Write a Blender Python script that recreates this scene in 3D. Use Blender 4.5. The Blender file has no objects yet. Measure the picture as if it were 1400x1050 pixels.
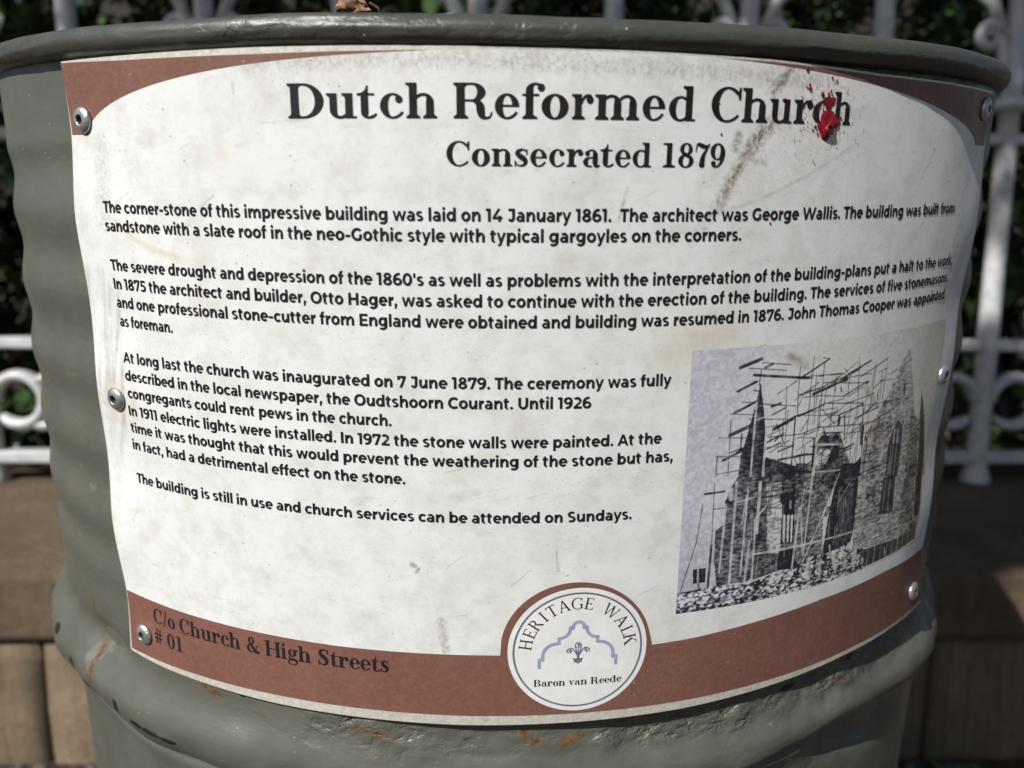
import bpy, math, random
import numpy as np
from mathutils import Matrix, Vector, noise as mnoise

scene = bpy.context.scene
C = scene.collection
RAD = math.radians
random.seed(7)
RNG = np.random.default_rng(11)

# ------------------------------------------------------------------ frame of the scene
U = 0.25                      # metres per drawing unit of the drum and its sign
CAM_H = 0.76                  # camera height above the ground
CAM_DIST = 2.21823            # camera to drum axis, in units
TILT = RAD(7.5)               # the drum leans this far towards the viewer
OVAL = 1.2350                 # the drum is squashed: wider than it is deep
TAPER = -0.01714

# ------------------------------------------------------------------ camera
def rot_zxy(yaw, pitch, roll):
    cy, sy = math.cos(yaw), math.sin(yaw); cp, sp = math.cos(pitch), math.sin(pitch); cr, sr = math.cos(roll), math.sin(roll)
    Y = np.array([[cy, -sy, 0], [sy, cy, 0], [0, 0, 1]]); P = np.array([[1, 0, 0], [0, cp, -sp], [0, sp, cp]])
    R = np.array([[cr, 0, sr], [0, 1, 0], [-sr, 0, cr]])
    return Y @ P @ R
RX = np.array([[1, 0, 0], [0, math.cos(TILT), -math.sin(TILT)], [0, math.sin(TILT), math.cos(TILT)]])
VIEW = RX @ rot_zxy(-0.014576, -0.278981, -0.006262)      # columns: right, forward, up
cam_data = bpy.data.cameras.new('camera')
cam = bpy.data.objects.new('camera', cam_data); C.objects.link(cam)
cam_data.sensor_width = 36.0
cam_data.lens = 1049.87 / 1400 * 36
cam_data.clip_start = 0.02
cam_data.clip_end = 500
mw = Matrix.Identity(4)
for r in range(3):
    mw[r][0] = VIEW[r, 0]; mw[r][1] = VIEW[r, 2]; mw[r][2] = -VIEW[r, 1]
mw[2][3] = CAM_H
cam.matrix_world = mw
cam_data.dof.use_dof = True
cam_data.dof.focus_distance = 0.345
cam_data.dof.aperture_fstop = 7.0
scene.camera = cam

# ------------------------------------------------------------------ sun, sky, exposure
SUN_AZ, SUN_EL = RAD(-41), RAD(40.5)        # from the drum's front towards its left, and up
sun_dir = Vector((math.cos(SUN_EL) * math.sin(SUN_AZ), -math.cos(SUN_EL) * math.cos(SUN_AZ), math.sin(SUN_EL)))
world = bpy.data.worlds.new('World'); scene.world = world; world.use_nodes = True
wn = world.node_tree.nodes; wl = world.node_tree.links
sky = wn.new('ShaderNodeTexSky'); sky.sky_type = 'NISHITA'; sky.sun_disc = False
sky.sun_elevation = SUN_EL
sky.sun_rotation = math.atan2(sun_dir.x, sun_dir.y)
wl.new(sky.outputs['Color'], wn['Background'].inputs['Color'])
wn['Background'].inputs['Strength'].default_value = 0.05
sun_data = bpy.data.lights.new('sun', 'SUN'); sun_data.energy = 5.0; sun_data.angle = RAD(0.53); sun_data.color = (1.0, 0.98, 0.95)
sun = bpy.data.objects.new('sun', sun_data); C.objects.link(sun)
sun.rotation_euler = sun_dir.to_track_quat('Z', 'Y').to_euler()
sun.location = (0, -3, 5)
scene.view_settings.view_transform = 'Standard'
scene.view_settings.look = 'None'
scene.view_settings.exposure = 0.2
scene.view_settings.gamma = 1.0
scene.view_settings.use_curve_mapping = False

# ------------------------------------------------------------------ helpers
def tag(o, label=None, cat=None, group=None, kind=None):
    if label: o['label'] = label
    if cat: o['category'] = cat
    if group: o['group'] = group
    if kind: o['kind'] = kind
    return o

def empty(name, loc, rot=(0, 0, 0)):
    o = bpy.data.objects.new(name, None); C.objects.link(o)
    o.location = loc; o.rotation_euler = rot; o.empty_display_size = 0.05
    return o

def mesh_obj(name, verts, faces, mat=None, parent=None, smooth=True, attrs=None, mats=None, fmat=None):
    me = bpy.data.meshes.new(name)
    me.from_pydata(verts.tolist() if isinstance(verts, np.ndarray) else verts, [], faces.tolist() if isinstance(faces, np.ndarray) else faces)
    if attrs:
        for k, a in attrs.items():
            ca = me.color_attributes.new(k, 'FLOAT_COLOR', 'POINT')
            buf = np.ones((len(me.vertices), 4), dtype=np.float32); buf[:, :a.shape[1]] = a
            ca.data.foreach_set('color', buf.ravel())
    if mats:
        for m in mats: me.materials.append(m)
        if fmat is not None: me.polygons.foreach_set('material_index', np.asarray(fmat, dtype=np.int32))
    elif mat: me.materials.append(mat)
    me.polygons.foreach_set('use_smooth', np.full(len(me.polygons), smooth))
    me.update()
    o = bpy.data.objects.new(name, me); C.objects.link(o)
    if parent: o.parent = parent
    return o

def grid_faces(nu, nv, wrap_u=False):
    i = np.arange(nu if wrap_u else nu - 1); j = np.arange(nv - 1)
    I, J = np.meshgrid(i, j, indexing='ij'); I2 = (I + 1) % nu
    return np.stack([I * nv + J, I2 * nv + J, I2 * nv + J + 1, I * nv + J + 1], -1).reshape(-1, 4)

class Geo:
    """collects pieces that become one mesh"""
    def __init__(s): s.v = []; s.f = []
    def add(s, verts, faces):
        n = len(s.v); s.v.extend([tuple(map(float, p)) for p in verts]); s.f.extend([tuple(int(i) + n for i in f) for f in faces])
    def tube(s, path, radii, n=10, flat=1.0, caps=True):
        path = [Vector(p) for p in path]
        if not hasattr(radii, '__len__'): radii = [radii] * len(path)
        ref = Vector((0, 1, 0)); rings = []
        for i, p in enumerate(path):
            t = (path[min(i + 1, len(path) - 1)] - path[max(i - 1, 0)]).normalized()
            a = t.cross(ref)
            if a.length < 1e-4: a = t.cross(Vector((1, 0, 0)))
            a.normalize(); b = a.cross(t).normalized()
            rings.append([p + (a * math.cos(2 * math.pi * k / n) + b * flat * math.sin(2 * math.pi * k / n)) * radii[i] for k in range(n)])
        v = [q for r in rings for q in r]
        f = [(i * n + k, i * n + (k + 1) % n, (i + 1) * n + (k + 1) % n, (i + 1) * n + k) for i in range(len(path) - 1) for k in range(n)]
        if caps:
            f.append(tuple(range(n - 1, -1, -1))); f.append(tuple((len(path) - 1) * n + k for k in range(n)))
        s.add(v, f)
    def lathe(s, prof, centre, n=20):
        cx, cy = centre
        v = [(cx + r * math.cos(2 * math.pi * k / n), cy + r * math.sin(2 * math.pi * k / n), z) for r, z in prof for k in range(n)]
        f = [(i * n + k, i * n + (k + 1) % n, (i + 1) * n + (k + 1) % n, (i + 1) * n + k) for i in range(len(prof) - 1) for k in range(n)]
        s.add(v, f)
    def build(s, name, mat, parent=None, smooth=True): return mesh_obj(name, s.v, s.f, mat, parent, smooth)

# ------------------------------------------------------------------ materials
def new_mat(name):
    m = bpy.data.materials.new(name); m.use_nodes = True
    return m, m.node_tree.nodes, m.node_tree.links, m.node_tree.nodes['Principled BSDF']

class NB:
    """small node-building shorthand"""
    def __init__(s, m): s.n = m.node_tree.nodes; s.l = m.node_tree.links
    def coord(s, scale=(1, 1, 1), out='Object'):
        tc = s.n.new('ShaderNodeTexCoord'); mp = s.n.new('ShaderNodeMapping'); mp.inputs['Scale'].default_value = scale
        s.l.new(tc.outputs[out], mp.inputs['Vector']); return mp.outputs['Vector']
    def noise(s, vec, scale, detail=4, rough=0.55, dist=0.0):
        t = s.n.new('ShaderNodeTexNoise'); t.inputs['Scale'].default_value = scale; t.inputs['Detail'].default_value = detail
        t.inputs['Roughness'].default_value = rough; t.inputs['Distortion'].default_value = dist
        s.l.new(vec, t.inputs['Vector']); return t.outputs['Fac']
    def voro(s, vec, scale, feature='F1', out='Distance'):
        t = s.n.new('ShaderNodeTexVoronoi'); t.feature = feature; t.inputs['Scale'].default_value = scale
        s.l.new(vec, t.inputs['Vector']); return t.outputs[out]
    def ramp(s, fac, stops):
        r = s.n.new('ShaderNodeValToRGB'); e = r.color_ramp.elements
        while len(e) < len(stops): e.new(0.5)
        for q, (p, c) in zip(e, stops): q.position = p; q.color = (c, c, c, 1) if not hasattr(c, '__len__') else (*c, 1)
        s.l.new(fac, r.inputs['Fac']); return r.outputs['Color']
    def mix(s, fac, a, b, mode='MIX'):
        m = s.n.new('ShaderNodeMix'); m.data_type = 'RGBA'; m.blend_type = mode
        for sock, val in ((m.inputs[0], fac), (m.inputs[6], a), (m.inputs[7], b)):
            if hasattr(val, 'is_linked') or isinstance(val, bpy.types.NodeSocket): s.l.new(val, sock)
            elif hasattr(val, '__len__'): sock.default_value = (*val, 1)
            else: sock.default_value = val
        return m.outputs[2]
    def math(s, op, a, b=0.0, clamp=False):
        m = s.n.new('ShaderNodeMath'); m.operation = op; m.use_clamp = clamp
        for sock, val in ((m.inputs[0], a), (m.inputs[1], b)):
            if isinstance(val, bpy.types.NodeSocket): s.l.new(val, sock)
            else: sock.default_value = val
        return m.outputs[0]
    def attr(s, name):
        a = s.n.new('ShaderNodeVertexColor'); a.layer_name = name; return a.outputs['Color']
    def sep(s, col):
        p = s.n.new('ShaderNodeSeparateColor'); s.l.new(col, p.inputs[0]); return p.outputs
    def bump(s, height, strength, dist, normal=None):
        b = s.n.new('ShaderNodeBump'); b.inputs['Strength'].default_value = strength; b.inputs['Distance'].default_value = dist
        s.l.new(height, b.inputs['Height'])
        if normal is not None: s.l.new(normal, b.inputs['Normal'])
        return b.outputs['Normal']

def mat_simple(name, col, rough=0.6, var=0.12, scale=30.0, bump=0.0, bump_scale=200.0, bump_dist=0.001, metal=0.0, spec=0.5):
    m, n, l, b = new_mat(name); q = NB(m); v = q.coord()
    f = q.noise(v, scale, 5)
    dark = tuple(c * (1 - var) for c in col); lite = tuple(min(1, c * (1 + var)) for c in col)
    l.new(q.ramp(f, [(0.3, dark), (0.7, lite)]), b.inputs['Base Color'])
    b.inputs['Roughness'].default_value = rough; b.inputs['Metallic'].default_value = metal
    b.inputs['Specular IOR Level'].default_value = spec
    if bump: l.new(q.bump(q.noise(v, bump_scale, 6), bump, bump_dist), b.inputs['Normal'])
    return m

# grey-green brushed paint over dented steel, with rust and bare black chips from a painted mask
M_paint, n, l, b = new_mat('drum_paint'); q = NB(M_paint); v = q.coord()
streak = q.noise(q.coord((60, 60, 260)), 1.0, 4, 0.6)
col = q.ramp(q.noise(v, 9, 5, 0.6), [(0.3, (0.072, 0.074, 0.059)), (0.7, (0.098, 0.100, 0.082))])
col = q.mix(q.math('MULTIPLY', streak, 0.5), col, (0.122, 0.124, 0.105))
wear = q.sep(q.attr('wear'))
scuff = q.ramp(q.math('MULTIPLY', q.noise(v, 120, 6, 0.7), wear[2]), [(0.3, 0.0), (0.62, 1.0)])
col = q.mix(scuff, col, (0.24, 0.23, 0.20))
rfac = q.ramp(q.math('MULTIPLY', q.math('ADD', q.noise(v, 150, 5, 0.7), 0.35), wear[0]), [(0.42, 0.0), (0.75, 0.9)])
rcol = q.ramp(q.noise(v, 320, 4), [(0.3, (0.05, 0.026, 0.014)), (0.65, (0.185, 0.092, 0.038))])
col = q.mix(rfac, col, rcol)
cfac = q.ramp(q.math('MULTIPLY', q.math('ADD', q.noise(v, 260, 4, 0.7), 0.4), wear[1]), [(0.42, 0.0), (0.55, 1.0)])
col = q.mix(cfac, col, (0.008, 0.008, 0.008))
speck = q.ramp(q.voro(v, 120), [(0.035, 1.0), (0.06, 0.0)])
speck_gate = q.ramp(q.noise(v, 22, 3), [(0.47, 0.0), (0.56, 1.0)])
spk = q.math('MULTIPLY', speck, speck_gate)
col = q.mix(q.math('MULTIPLY', spk, 0.75), col, (0.5, 0.49, 0.44))
runs = q.ramp(q.noise(q.coord((55, 55, 3.5)), 1.0, 5, 0.65), [(0.52, 0.0), (0.72, 0.55)])      # old runs and rain streaks down the steel
col = q.mix(q.math('MULTIPLY', runs, 0.6), col, (0.066, 0.066, 0.052))
dust = q.ramp(q.noise(v, 26, 7, 0.72), [(0.5, 0.0), (0.8, 0.4)])
col = q.mix(dust, col, (0.135, 0.130, 0.105))
l.new(col, b.inputs['Base Color'])
l.new(q.ramp(q.noise(v, 45, 4), [(0.3, 0.32), (0.7, 0.52)]), b.inputs['Roughness'])
b.inputs['Specular IOR Level'].default_value = 0.5
n1 = q.bump(streak, 0.25, 0.0006)
n2 = q.bump(q.noise(v, 70, 5, 0.6), 0.22, 0.0016, n1)
rough_gate = q.ramp(q.noise(v, 6, 2), [(0.4, 0.25), (0.65, 1.0)])
n3 = q.bump(q.math('MULTIPLY', q.noise(v, 330, 6, 0.68), rough_gate), 0.4, 0.0005, n2)
av = n.new('ShaderNodeVertexColor'); av.layer_name = 'wear'
lump = q.math('MULTIPLY', q.ramp(q.noise(q.coord((1, 1, 1.6)), 85, 4, 0.55, 0.35), [(0.36, 0.0), (0.50, 0.75), (0.66, 1.0)]), q.ramp(q.noise(v, 17, 2), [(0.38, 0.15), (0.6, 1.0)]))
n4 = q.bump(q.math('MULTIPLY', lump, av.outputs['Alpha']), 0.8, 0.0026, n3)
l.new(n4, b.inputs['Normal'])

M_rim = M_paint.copy(); M_rim.name = 'shaded_drum_paint'
for nd in M_rim.node_tree.nodes:          # same coat as the body, darkened to put the rim's shading into its colour
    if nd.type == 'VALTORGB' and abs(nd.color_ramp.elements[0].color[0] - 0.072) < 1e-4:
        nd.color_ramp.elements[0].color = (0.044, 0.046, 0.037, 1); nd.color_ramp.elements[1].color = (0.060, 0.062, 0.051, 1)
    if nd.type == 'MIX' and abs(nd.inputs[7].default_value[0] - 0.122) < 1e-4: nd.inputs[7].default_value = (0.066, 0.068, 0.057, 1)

# white vinyl print with a mask of the stains it really carries: R brown dirt, G dark scuffs, B yellow
def print_mat(name, base, grime=True, rough=0.42, tone=None):
    m, n, l, b = new_mat(name); q = NB(m); v = q.coord()
    if tone == 'attr': col = q.attr('tone')
    else: col = q.ramp(q.noise(v, 18, 5, 0.6), [(0.3, tuple(c * 0.95 for c in base)), (0.7, base)])
    if grime:
        g = q.sep(q.attr('grime'))
        # fine overall soiling
        soil = q.ramp(q.noise(v, 60, 8, 0.72), [(0.44, 0.0), (0.74, 1.0)])
        col = q.mix(q.math('MULTIPLY', soil, 0.46), col, (0.42, 0.36, 0.28))
        soil2 = q.ramp(q.noise(q.coord((90, 90, 240)), 1.0, 8, 0.75), [(0.55, 0.0), (0.75, 1.0)])
        col = q.mix(q.math('MULTIPLY', soil2, 0.38), col, (0.40, 0.36, 0.30))
        fib = q.ramp(q.noise(q.coord((300, 300, 900)), 1.0, 6, 0.8, 0.4), [(0.60, 0.0), (0.72, 1.0)])
        col = q.mix(q.math('MULTIPLY', q.math('MULTIPLY', fib, q.ramp(q.noise(v, 25, 3), [(0.4, 0.25), (0.6, 1.0)])), 0.75), col, (0.30, 0.26, 0.21))
        dots = q.math('MULTIPLY', q.ramp(q.voro(v, 170), [(0.05, 1.0), (0.10, 0.0)]), q.ramp(q.noise(v, 34, 3), [(0.47, 0.0), (0.60, 1.0)]))
        dots2 = q.math('MULTIPLY', q.ramp(q.voro(v, 420), [(0.09, 1.0), (0.17, 0.0)]), q.ramp(q.noise(v, 22, 4), [(0.46, 0.0), (0.62, 1.0)]))
        col = q.mix(q.math('MULTIPLY', dots2, 0.42), col, (0.22, 0.18, 0.14))
        col = q.mix(q.math('MULTIPLY', dots, 0.6), col, (0.16, 0.13, 0.10))
        brk = q.noise(q.coord((1, 1, 0.8)), 620, 8, 0.8)
        dirt = q.ramp(q.math('MULTIPLY', q.math('ADD', q.math('MULTIPLY', q.math('SUBTRACT', brk, 0.5), 2.8), 0.52), g[0]), [(0.12, 0.0), (0.62, 1.0)])
        col = q.mix(q.math('MULTIPLY', dirt, 0.9), col, (0.155, 0.112, 0.070))
        scf = q.ramp(q.math('MULTIPLY', q.math('ADD', q.noise(v, 230, 5, 0.7), 0.2), g[1]), [(0.15, 0.0), (0.6, 1.0)])
        col = q.mix(q.math('MULTIPLY', scf, 0.7), col, (0.22, 0.20, 0.18))
        col = q.mix(q.math('MULTIPLY', g[2], 0.55), col, (0.55, 0.45, 0.24))
    l.new(col, b.inputs['Base Color'])
    l.new(q.ramp(q.noise(v, 40, 4), [(0.3, rough - 0.06), (0.7, rough + 0.12)]), b.inputs['Roughness'])
    b.inputs['Specular IOR Level'].default_value = 0.35
    nn = q.bump(q.noise(v, 900, 3, 0.6), 0.12, 0.0003)
    nn = q.bump(q.noise(v, 14, 3), 0.12, 0.004, nn)
    l.new(nn, b.inputs['Normal'])
    return m
M_white = print_mat('white_vinyl', (0.735, 0.74, 0.725))
M_disc = mat_simple('white_vinyl_clean', (0.75, 0.745, 0.725), 0.42, 0.06, 120, 0.1, 900, 0.0003, spec=0.35)
M_photo = print_mat('printed_photograph', (1, 1, 1), grime=False, tone='attr')
M_brown, n, l, b = new_mat('brown_vinyl'); q = NB(M_brown); v = q.coord()
col = q.ramp(q.noise(v, 20, 6, 0.65), [(0.3, (0.160, 0.072, 0.054)), (0.7, (0.202, 0.090, 0.067))])
col = q.mix(q.ramp(q.noise(v, 380, 4, 0.7), [(0.42, 0.0), (0.75, 0.35)]), col, (0.30, 0.16, 0.125))
col = q.mix(q.ramp(q.noise(v, 9, 4, 0.7), [(0.52, 0.0), (0.72, 0.45)]), col, (0.105, 0.060, 0.045))
col = q.mix(q.math('MULTIPLY', q.ramp(q.voro(v, 150), [(0.04, 1.0), (0.09, 0.0)]), q.ramp(q.noise(v, 30, 3), [(0.50, 0.0), (0.62, 0.7)])), col, (0.42, 0.34, 0.28))
l.new(col, b.inputs['Base Color']); b.inputs['Specular IOR Level'].default_value = 0.4
l.new(q.ramp(q.noise(v, 60, 4), [(0.3, 0.38), (0.7, 0.56)]), b.inputs['Roughness'])
l.new(q.bump(q.noise(v, 700, 3, 0.6), 0.35, 0.0004), b.inputs['Normal'])
M_ink = mat_simple('black_ink', (0.0125, 0.0122, 0.0145), 0.45, 0.35, 160, spec=0.28)
M_inkbrown = mat_simple('black_ink_on_brown', (0.018, 0.014, 0.016), 0.75, 0.3, 160, spec=0.12)
M_lilac = mat_simple('lilac_ink', (0.33, 0.33, 0.47), 0.5, 0.1, 200, spec=0.3)
M_lilacdark = mat_simple('dark_lilac_ink', (0.15, 0.14, 0.22), 0.5, 0.2, 300, spec=0.3)
M_ring = mat_simple('slate_ink', (0.13, 0.14, 0.19), 0.5, 0.1, 200, spec=0.3)
M_alu = mat_simple('plate_aluminium', (0.60, 0.57, 0.50), 0.45, 0.16, 420, 0.5, 700, 0.0004, metal=0.2)
M_rivet = mat_simple('rivet_aluminium', (0.50, 0.50, 0.51), 0.36, 0.25, 260, 0.6, 600, 0.0005, metal=0.8)
M_hole = mat_simple('rivet_bore', (0.05, 0.048, 0.044), 0.7, 0.3, 300)

M_red, n, l, b = new_mat('red_paint'); q = NB(M_red); v = q.coord()
l.new(q.ramp(q.noise(v, 260, 4), [(0.35, (0.11, 0.003, 0.008)), (0.7, (0.31, 0.006, 0.013))]), b.inputs['Base Color'])
b.inputs['Roughness'].default_value = 0.33
l.new(q.bump(q.noise(v, 420, 3), 0.4, 0.0006), b.inputs['Normal'])
# ------------------------------------------------------------------ the drum's and the sign's frame
def to_world(p):
    """drum units (axis = z, camera at (0,-CAM_DIST,0)) to world metres"""
    q = RX @ (U * (np.asarray(p, float) + np.array([0, CAM_DIST, 0])))
    return q + np.array([0, 0, CAM_H])
ROT = (TILT, 0, 0)

_tt = np.linspace(-1.5, 1.5, 6001)
_ds = np.sqrt((OVAL * np.cos(_tt)) ** 2 + np.sin(_tt) ** 2)
_S = np.concatenate([[0], np.cumsum((_ds[1:] + _ds[:-1]) / 2 * np.diff(_tt))]); _S -= np.interp(0, _tt, _S)
def s_to_theta(s): return np.interp(s, _S, _tt)
def theta_to_s(t): return np.interp(t, _tt, _S)

def smooth(a, b, x):
    t = np.clip((x - a) / (b - a), 0, 1); return t * t * (3 - 2 * t)

def fbm(t, z, seed, f, octaves=4):
    """cheap smooth value noise on arrays"""
    out = 0; amp = 1; tot = 0
    rng = np.random.default_rng(seed)
    for o in range(octaves):
        tab = rng.random((64, 64)); x = t * f; y = z * f
        xi = np.floor(x).astype(int); yi = np.floor(y).astype(int); fx = x - xi; fy = y - yi
        fx = fx * fx * (3 - 2 * fx); fy = fy * fy * (3 - 2 * fy)
        g = lambda i, j: tab[(xi + i) % 64, (yi + j) % 64]
        out = out + amp * ((g(0, 0) * (1 - fx) + g(1, 0) * fx) * (1 - fy) + (g(0, 1) * (1 - fx) + g(1, 1) * fx) * fy)
        tot += amp; amp *= 0.5; f *= 2.03
    return out / tot - 0.5

# ---------------------------------------------------------------- steel drum
BASE_Z = -3.25
def body_radius(t, z):
    R = 1 + TAPER * z - 0.016
    gate = smooth(-0.92, -0.80, z) * smooth(0.07, 0.0, z)
    R = R + gate * 0.0042 * np.cos(2 * np.pi * (z + 0.10 + 0.012 * np.sin(3 * t)) / 0.155)
    for zc, amp in ((-1.14, 0.036), (-2.25, 0.034)):
        w = np.where(z > zc, 0.062, 0.070)
        R = R + amp * np.exp(-np.abs((z - zc) / w) ** 2.4)
    # battered lower half of the hoop, bent seam under it
    near = np.exp(-((z + 1.12) / 0.13) ** 2)
    R = R + near * (0.034 * fbm(t + 3, z + 5, 3, 5, 3) + 0.020 * np.abs(fbm(t + 3, (z + 5) * 1.6, 4, 13, 4)) * smooth(-0.45, -0.05, t) * smooth(-1.13, -1.06, z) - 0.012 * smooth(0.0, 0.5, t) * smooth(-1.16, -1.02, z))
    R = R + 0.010 * fbm(t + 3, z + 5, 8, 3, 3)
    lip = np.exp(-((z + 1.195 - 0.03 * np.sin(2.3 * t)) / 0.012) ** 2)
    R = R - 0.012 * lip * smooth(0.1, -0.3, t) - 0.010 * lip * smooth(0.35, 0.5, t)
    # a creased dent on the right side of the hoop, a smaller one on the left
    R = R - 0.050 * np.exp(-((t - 0.70) / 0.16) ** 2 - ((z + 1.21 + 0.25 * (t - 0.7)) / 0.05) ** 2)
    R = R - 0.026 * np.exp(-((t + 0.80) / 0.12) ** 2 - ((z + 1.05) / 0.045) ** 2)
    return R

tg = np.concatenate([np.linspace(-math.pi, -1.25, 60, endpoint=False), np.linspace(-1.25, 1.25, 620), np.linspace(1.25, math.pi, 61)[1:-1]])
zg = np.concatenate([np.linspace(BASE_Z, -1.55, 30, endpoint=False), np.linspace(-1.55, 0.185, 330)])
T, Z = np.meshgrid(tg, zg, indexing='ij')
R = body_radius(T, Z)
drum_base = np.array([0, 0, BASE_Z])
def body_pt(T, Z, R): return np.stack([OVAL * R * np.sin(T), -R * np.cos(T), Z], -1)
outer = body_pt(T, Z, R).reshape(-1, 3)
# inner skin and floor
tin = np.linspace(-math.pi, math.pi, 121)[:-1]; zin = np.linspace(BASE_Z + 0.03, 0.185, 24)
Ti, Zi = np.meshgrid(tin, zin, indexing='ij')
inner = body_pt(Ti, Zi, 1 + TAPER * Zi - 0.034).reshape(-1, 3)
wear = np.zeros((len(outer) + len(inner) + 2, 4), np.float32)
to, zo = T.ravel(), Z.ravel()
def blob(t0, z0, rt, rz): return np.exp(-((to - t0) / rt) ** 2 - ((zo - z0) / rz) ** 2)
w0 = np.zeros(len(to)); w1 = np.zeros(len(to)); w2 = np.zeros(len(to))
for a, c in ((-0.505, -1.027), (-0.486, -1.035), (-0.392, -1.01), (-0.224, -1.039), (-0.186, -1.046), (-0.114, -1.009), (0.034, -1.037), (0.053, -1.054), (0.102, -1.058), (0.118, -1.05), (0.245, -1.028), (0.629, -1.058)):
    w0 = np.maximum(w0, 0.92 * blob(a, c, 0.026, 0.013)); w1 = np.maximum(w1, 0.55 * blob(a, c + .002, 0.016, 0.008)); w0 = np.maximum(w0, 0.50 * blob(a, c - .018, 0.010, 0.024))
for (a0, c0), (a1, c1) in (((-0.848, -0.955), (-0.852, -1.03)), ((-0.852, -1.03), (-0.832, -1.09)), ((-0.832, -1.09), (-0.822, -1.165))):
    for k in np.linspace(0, 1, 6): w0 = np.maximum(w0, blob(a0 + (a1 - a0) * k, c0 + (c1 - c0) * k, 0.013, 0.02))
w0 = np.maximum(w0, 0.55 * blob(-0.84, -1.08, 0.05, 0.08)); w2 = np.maximum(w2, 0.9 * blob(-0.84, -1.08, 0.05, 0.08))
w0 = np.maximum(w0, (0.45 + 0.5 * fbm(to + 4, zo + 4, 27, 8, 2)) * np.exp(-((zo + 1.175 - 0.03 * np.sin(2.3 * to)) / 0.022) ** 2) * smooth(0.1, -0.2, to))
w0 = np.maximum(w0, 0.5 * np.exp(-((zo + 1.03) / 0.025) ** 2) * (0.5 + fbm(to + 4, zo + 4, 21, 9, 2)))
for a, c, rt, rz in ((-0.431, -1.016, .010, .012), (-0.718, -1.148, .011, .018), (-0.652, -1.158, .022, .009), (-0.613, -1.160, .024, .010), (-0.575, -1.163, .022, .008), (-0.926, -1.150, .012, .016), (-0.85, -1.165, .014, .010),
                     (0.58, -1.003, .014, .010), (0.608, -0.999, .012, .012), (0.659, -1.018, .010, .014), (0.692, -0.982, .014, .022), (0.497, -1.029, .02, .008), (-1.03, -1.115, .02, .012)):
    w1 = np.maximum(w1, 1.3 * blob(a, c, rt, rz)); w0 = np.maximum(w0, 0.62 * blob(a, c - .004, rt * 1.9, rz * 1.9))
w2 = np.maximum(w2, 0.8 * blob(-0.80, -0.42, 0.05, 0.02)); w2 = np.maximum(w2, 0.7 * blob(-0.78, -0.66, 0.03, 0.03))
w2 = np.maximum(w2, 0.55 * np.exp(-((zo + 1.20) / 0.03) ** 2))
w3 = smooth(-0.50, -0.10, to) * smooth(1.0, 0.8, to) * (smooth(-1.095, -1.05, zo + 0.07 * fbm(to + 4, zo + 4, 25, 6, 3)) + 0.06) + 0.03
wear[:len(to), 0], wear[:len(to), 1], wear[:len(to), 2], wear[:len(to), 3] = w0, w1, w2, w3
nT, nZ = T.shape; n2T, n2Z = Ti.shape; off = nT * nZ
fo = grid_faces(nT, nZ, True); fi = grid_faces(n2T, n2Z, True)[:, ::-1] + off
allv = np.concatenate([outer, inner, [[0, 0, BASE_Z], [0, 0, BASE_Z + 0.03]]])
faces = fo.tolist() + fi.tolist()
cb = len(allv) - 2
faces += [(cb, ((i + 1) % nT) * nZ, i * nZ) for i in range(nT)] + [(cb + 1, off + i * n2Z, off + ((i + 1) % n2T) * n2Z) for i in range(n2T)]
drum = empty('steel_drum', to_world(drum_base), ROT)
tag(drum, 'grey green painted steel drum, oval and dented, carrying the church sign', 'drum')
mesh_obj('body', (allv - drum_base) * U, faces, M_paint, drum, attrs={'wear': wear})
# rolled rim: thick curl with lumpy old paint
RIM = dict(g=0.016, z=0.1875, a=0.0265, b=0.0235, oval=1.169, tx=-0.0088)
th = np.linspace(-math.pi, math.pi, 721)[:-1]; ph = np.linspace(0, 2 * math.pi, 40, endpoint=False)
TH, PH = np.meshgrid(th, ph, indexing='ij')
lump = 1 + 0.14 * fbm(TH * 1.0 + 4, PH * 0.25 + 2, 5, 9, 3) * (1 + np.cos(PH)) / 2 + 0.05 * fbm(TH + 9, PH * .3 + 2, 6, 40, 3)
# the curl hugs the sign in front and stands proud of it on the right
proud = np.interp(np.degrees(TH), [-180, -75, -45, -20, 10, 20, 31, 40, 50, 63, 80, 180], [.0, .004, .010, .003, .0, .002, .013, .019, .017, .008, .0, .0])
rr = 1.006 - RIM['a'] + proud + RIM['a'] * lump * np.cos(PH)
ax_ = 1.222 - RIM['a'] + proud + RIM['a'] * lump * np.cos(PH)
rx = ax_ * np.sin(TH); ry = -rr * np.cos(TH)
rz = RIM['z'] + RIM['b'] * lump * np.sin(PH) + RIM['tx'] * rx + 0.008 * fbm(TH + 6, TH * 0 + 7, 13, 3.1, 2)
rimv = np.stack([rx, ry, rz], -1).reshape(-1, 3)
rw = np.zeros((len(rimv), 4), np.float32); rw[:, 3] = 0.16 + 0.3 * np.clip(fbm(TH + 3, PH * .3 + 3, 15, 5, 3), 0, 1).ravel()
rw[:, 0] = np.maximum(np.exp(-((TH.ravel() + 0.60) / 0.035) ** 2 - ((PH.ravel() - 1.25) / 0.25) ** 2) * 0.95, 0)
rw[:, 1] = 1.2 * np.exp(-((TH.ravel() - 1.02) / 0.012) ** 2 - ((PH.ravel() - 0.2) / 0.7) ** 2)
bmv = len(ph)
extra = [(i * bmv + bmv - 1, ((i + 1) % len(th)) * bmv + bmv - 1, ((i + 1) % len(th)) * bmv, i * bmv) for i in range(len(th))]
rim_faces = grid_faces(len(th), len(ph), True).tolist() + extra
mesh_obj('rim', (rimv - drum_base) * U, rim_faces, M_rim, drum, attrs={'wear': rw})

# ---------------------------------------------------------------- the information sign
sign_base = np.array([0.0, -1.0, -1.0])
sign = empty('information_sign', to_world(sign_base), ROT)
tag(sign, 'curved white and brown heritage sign about a church, riveted to the steel drum', 'sign')

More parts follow.
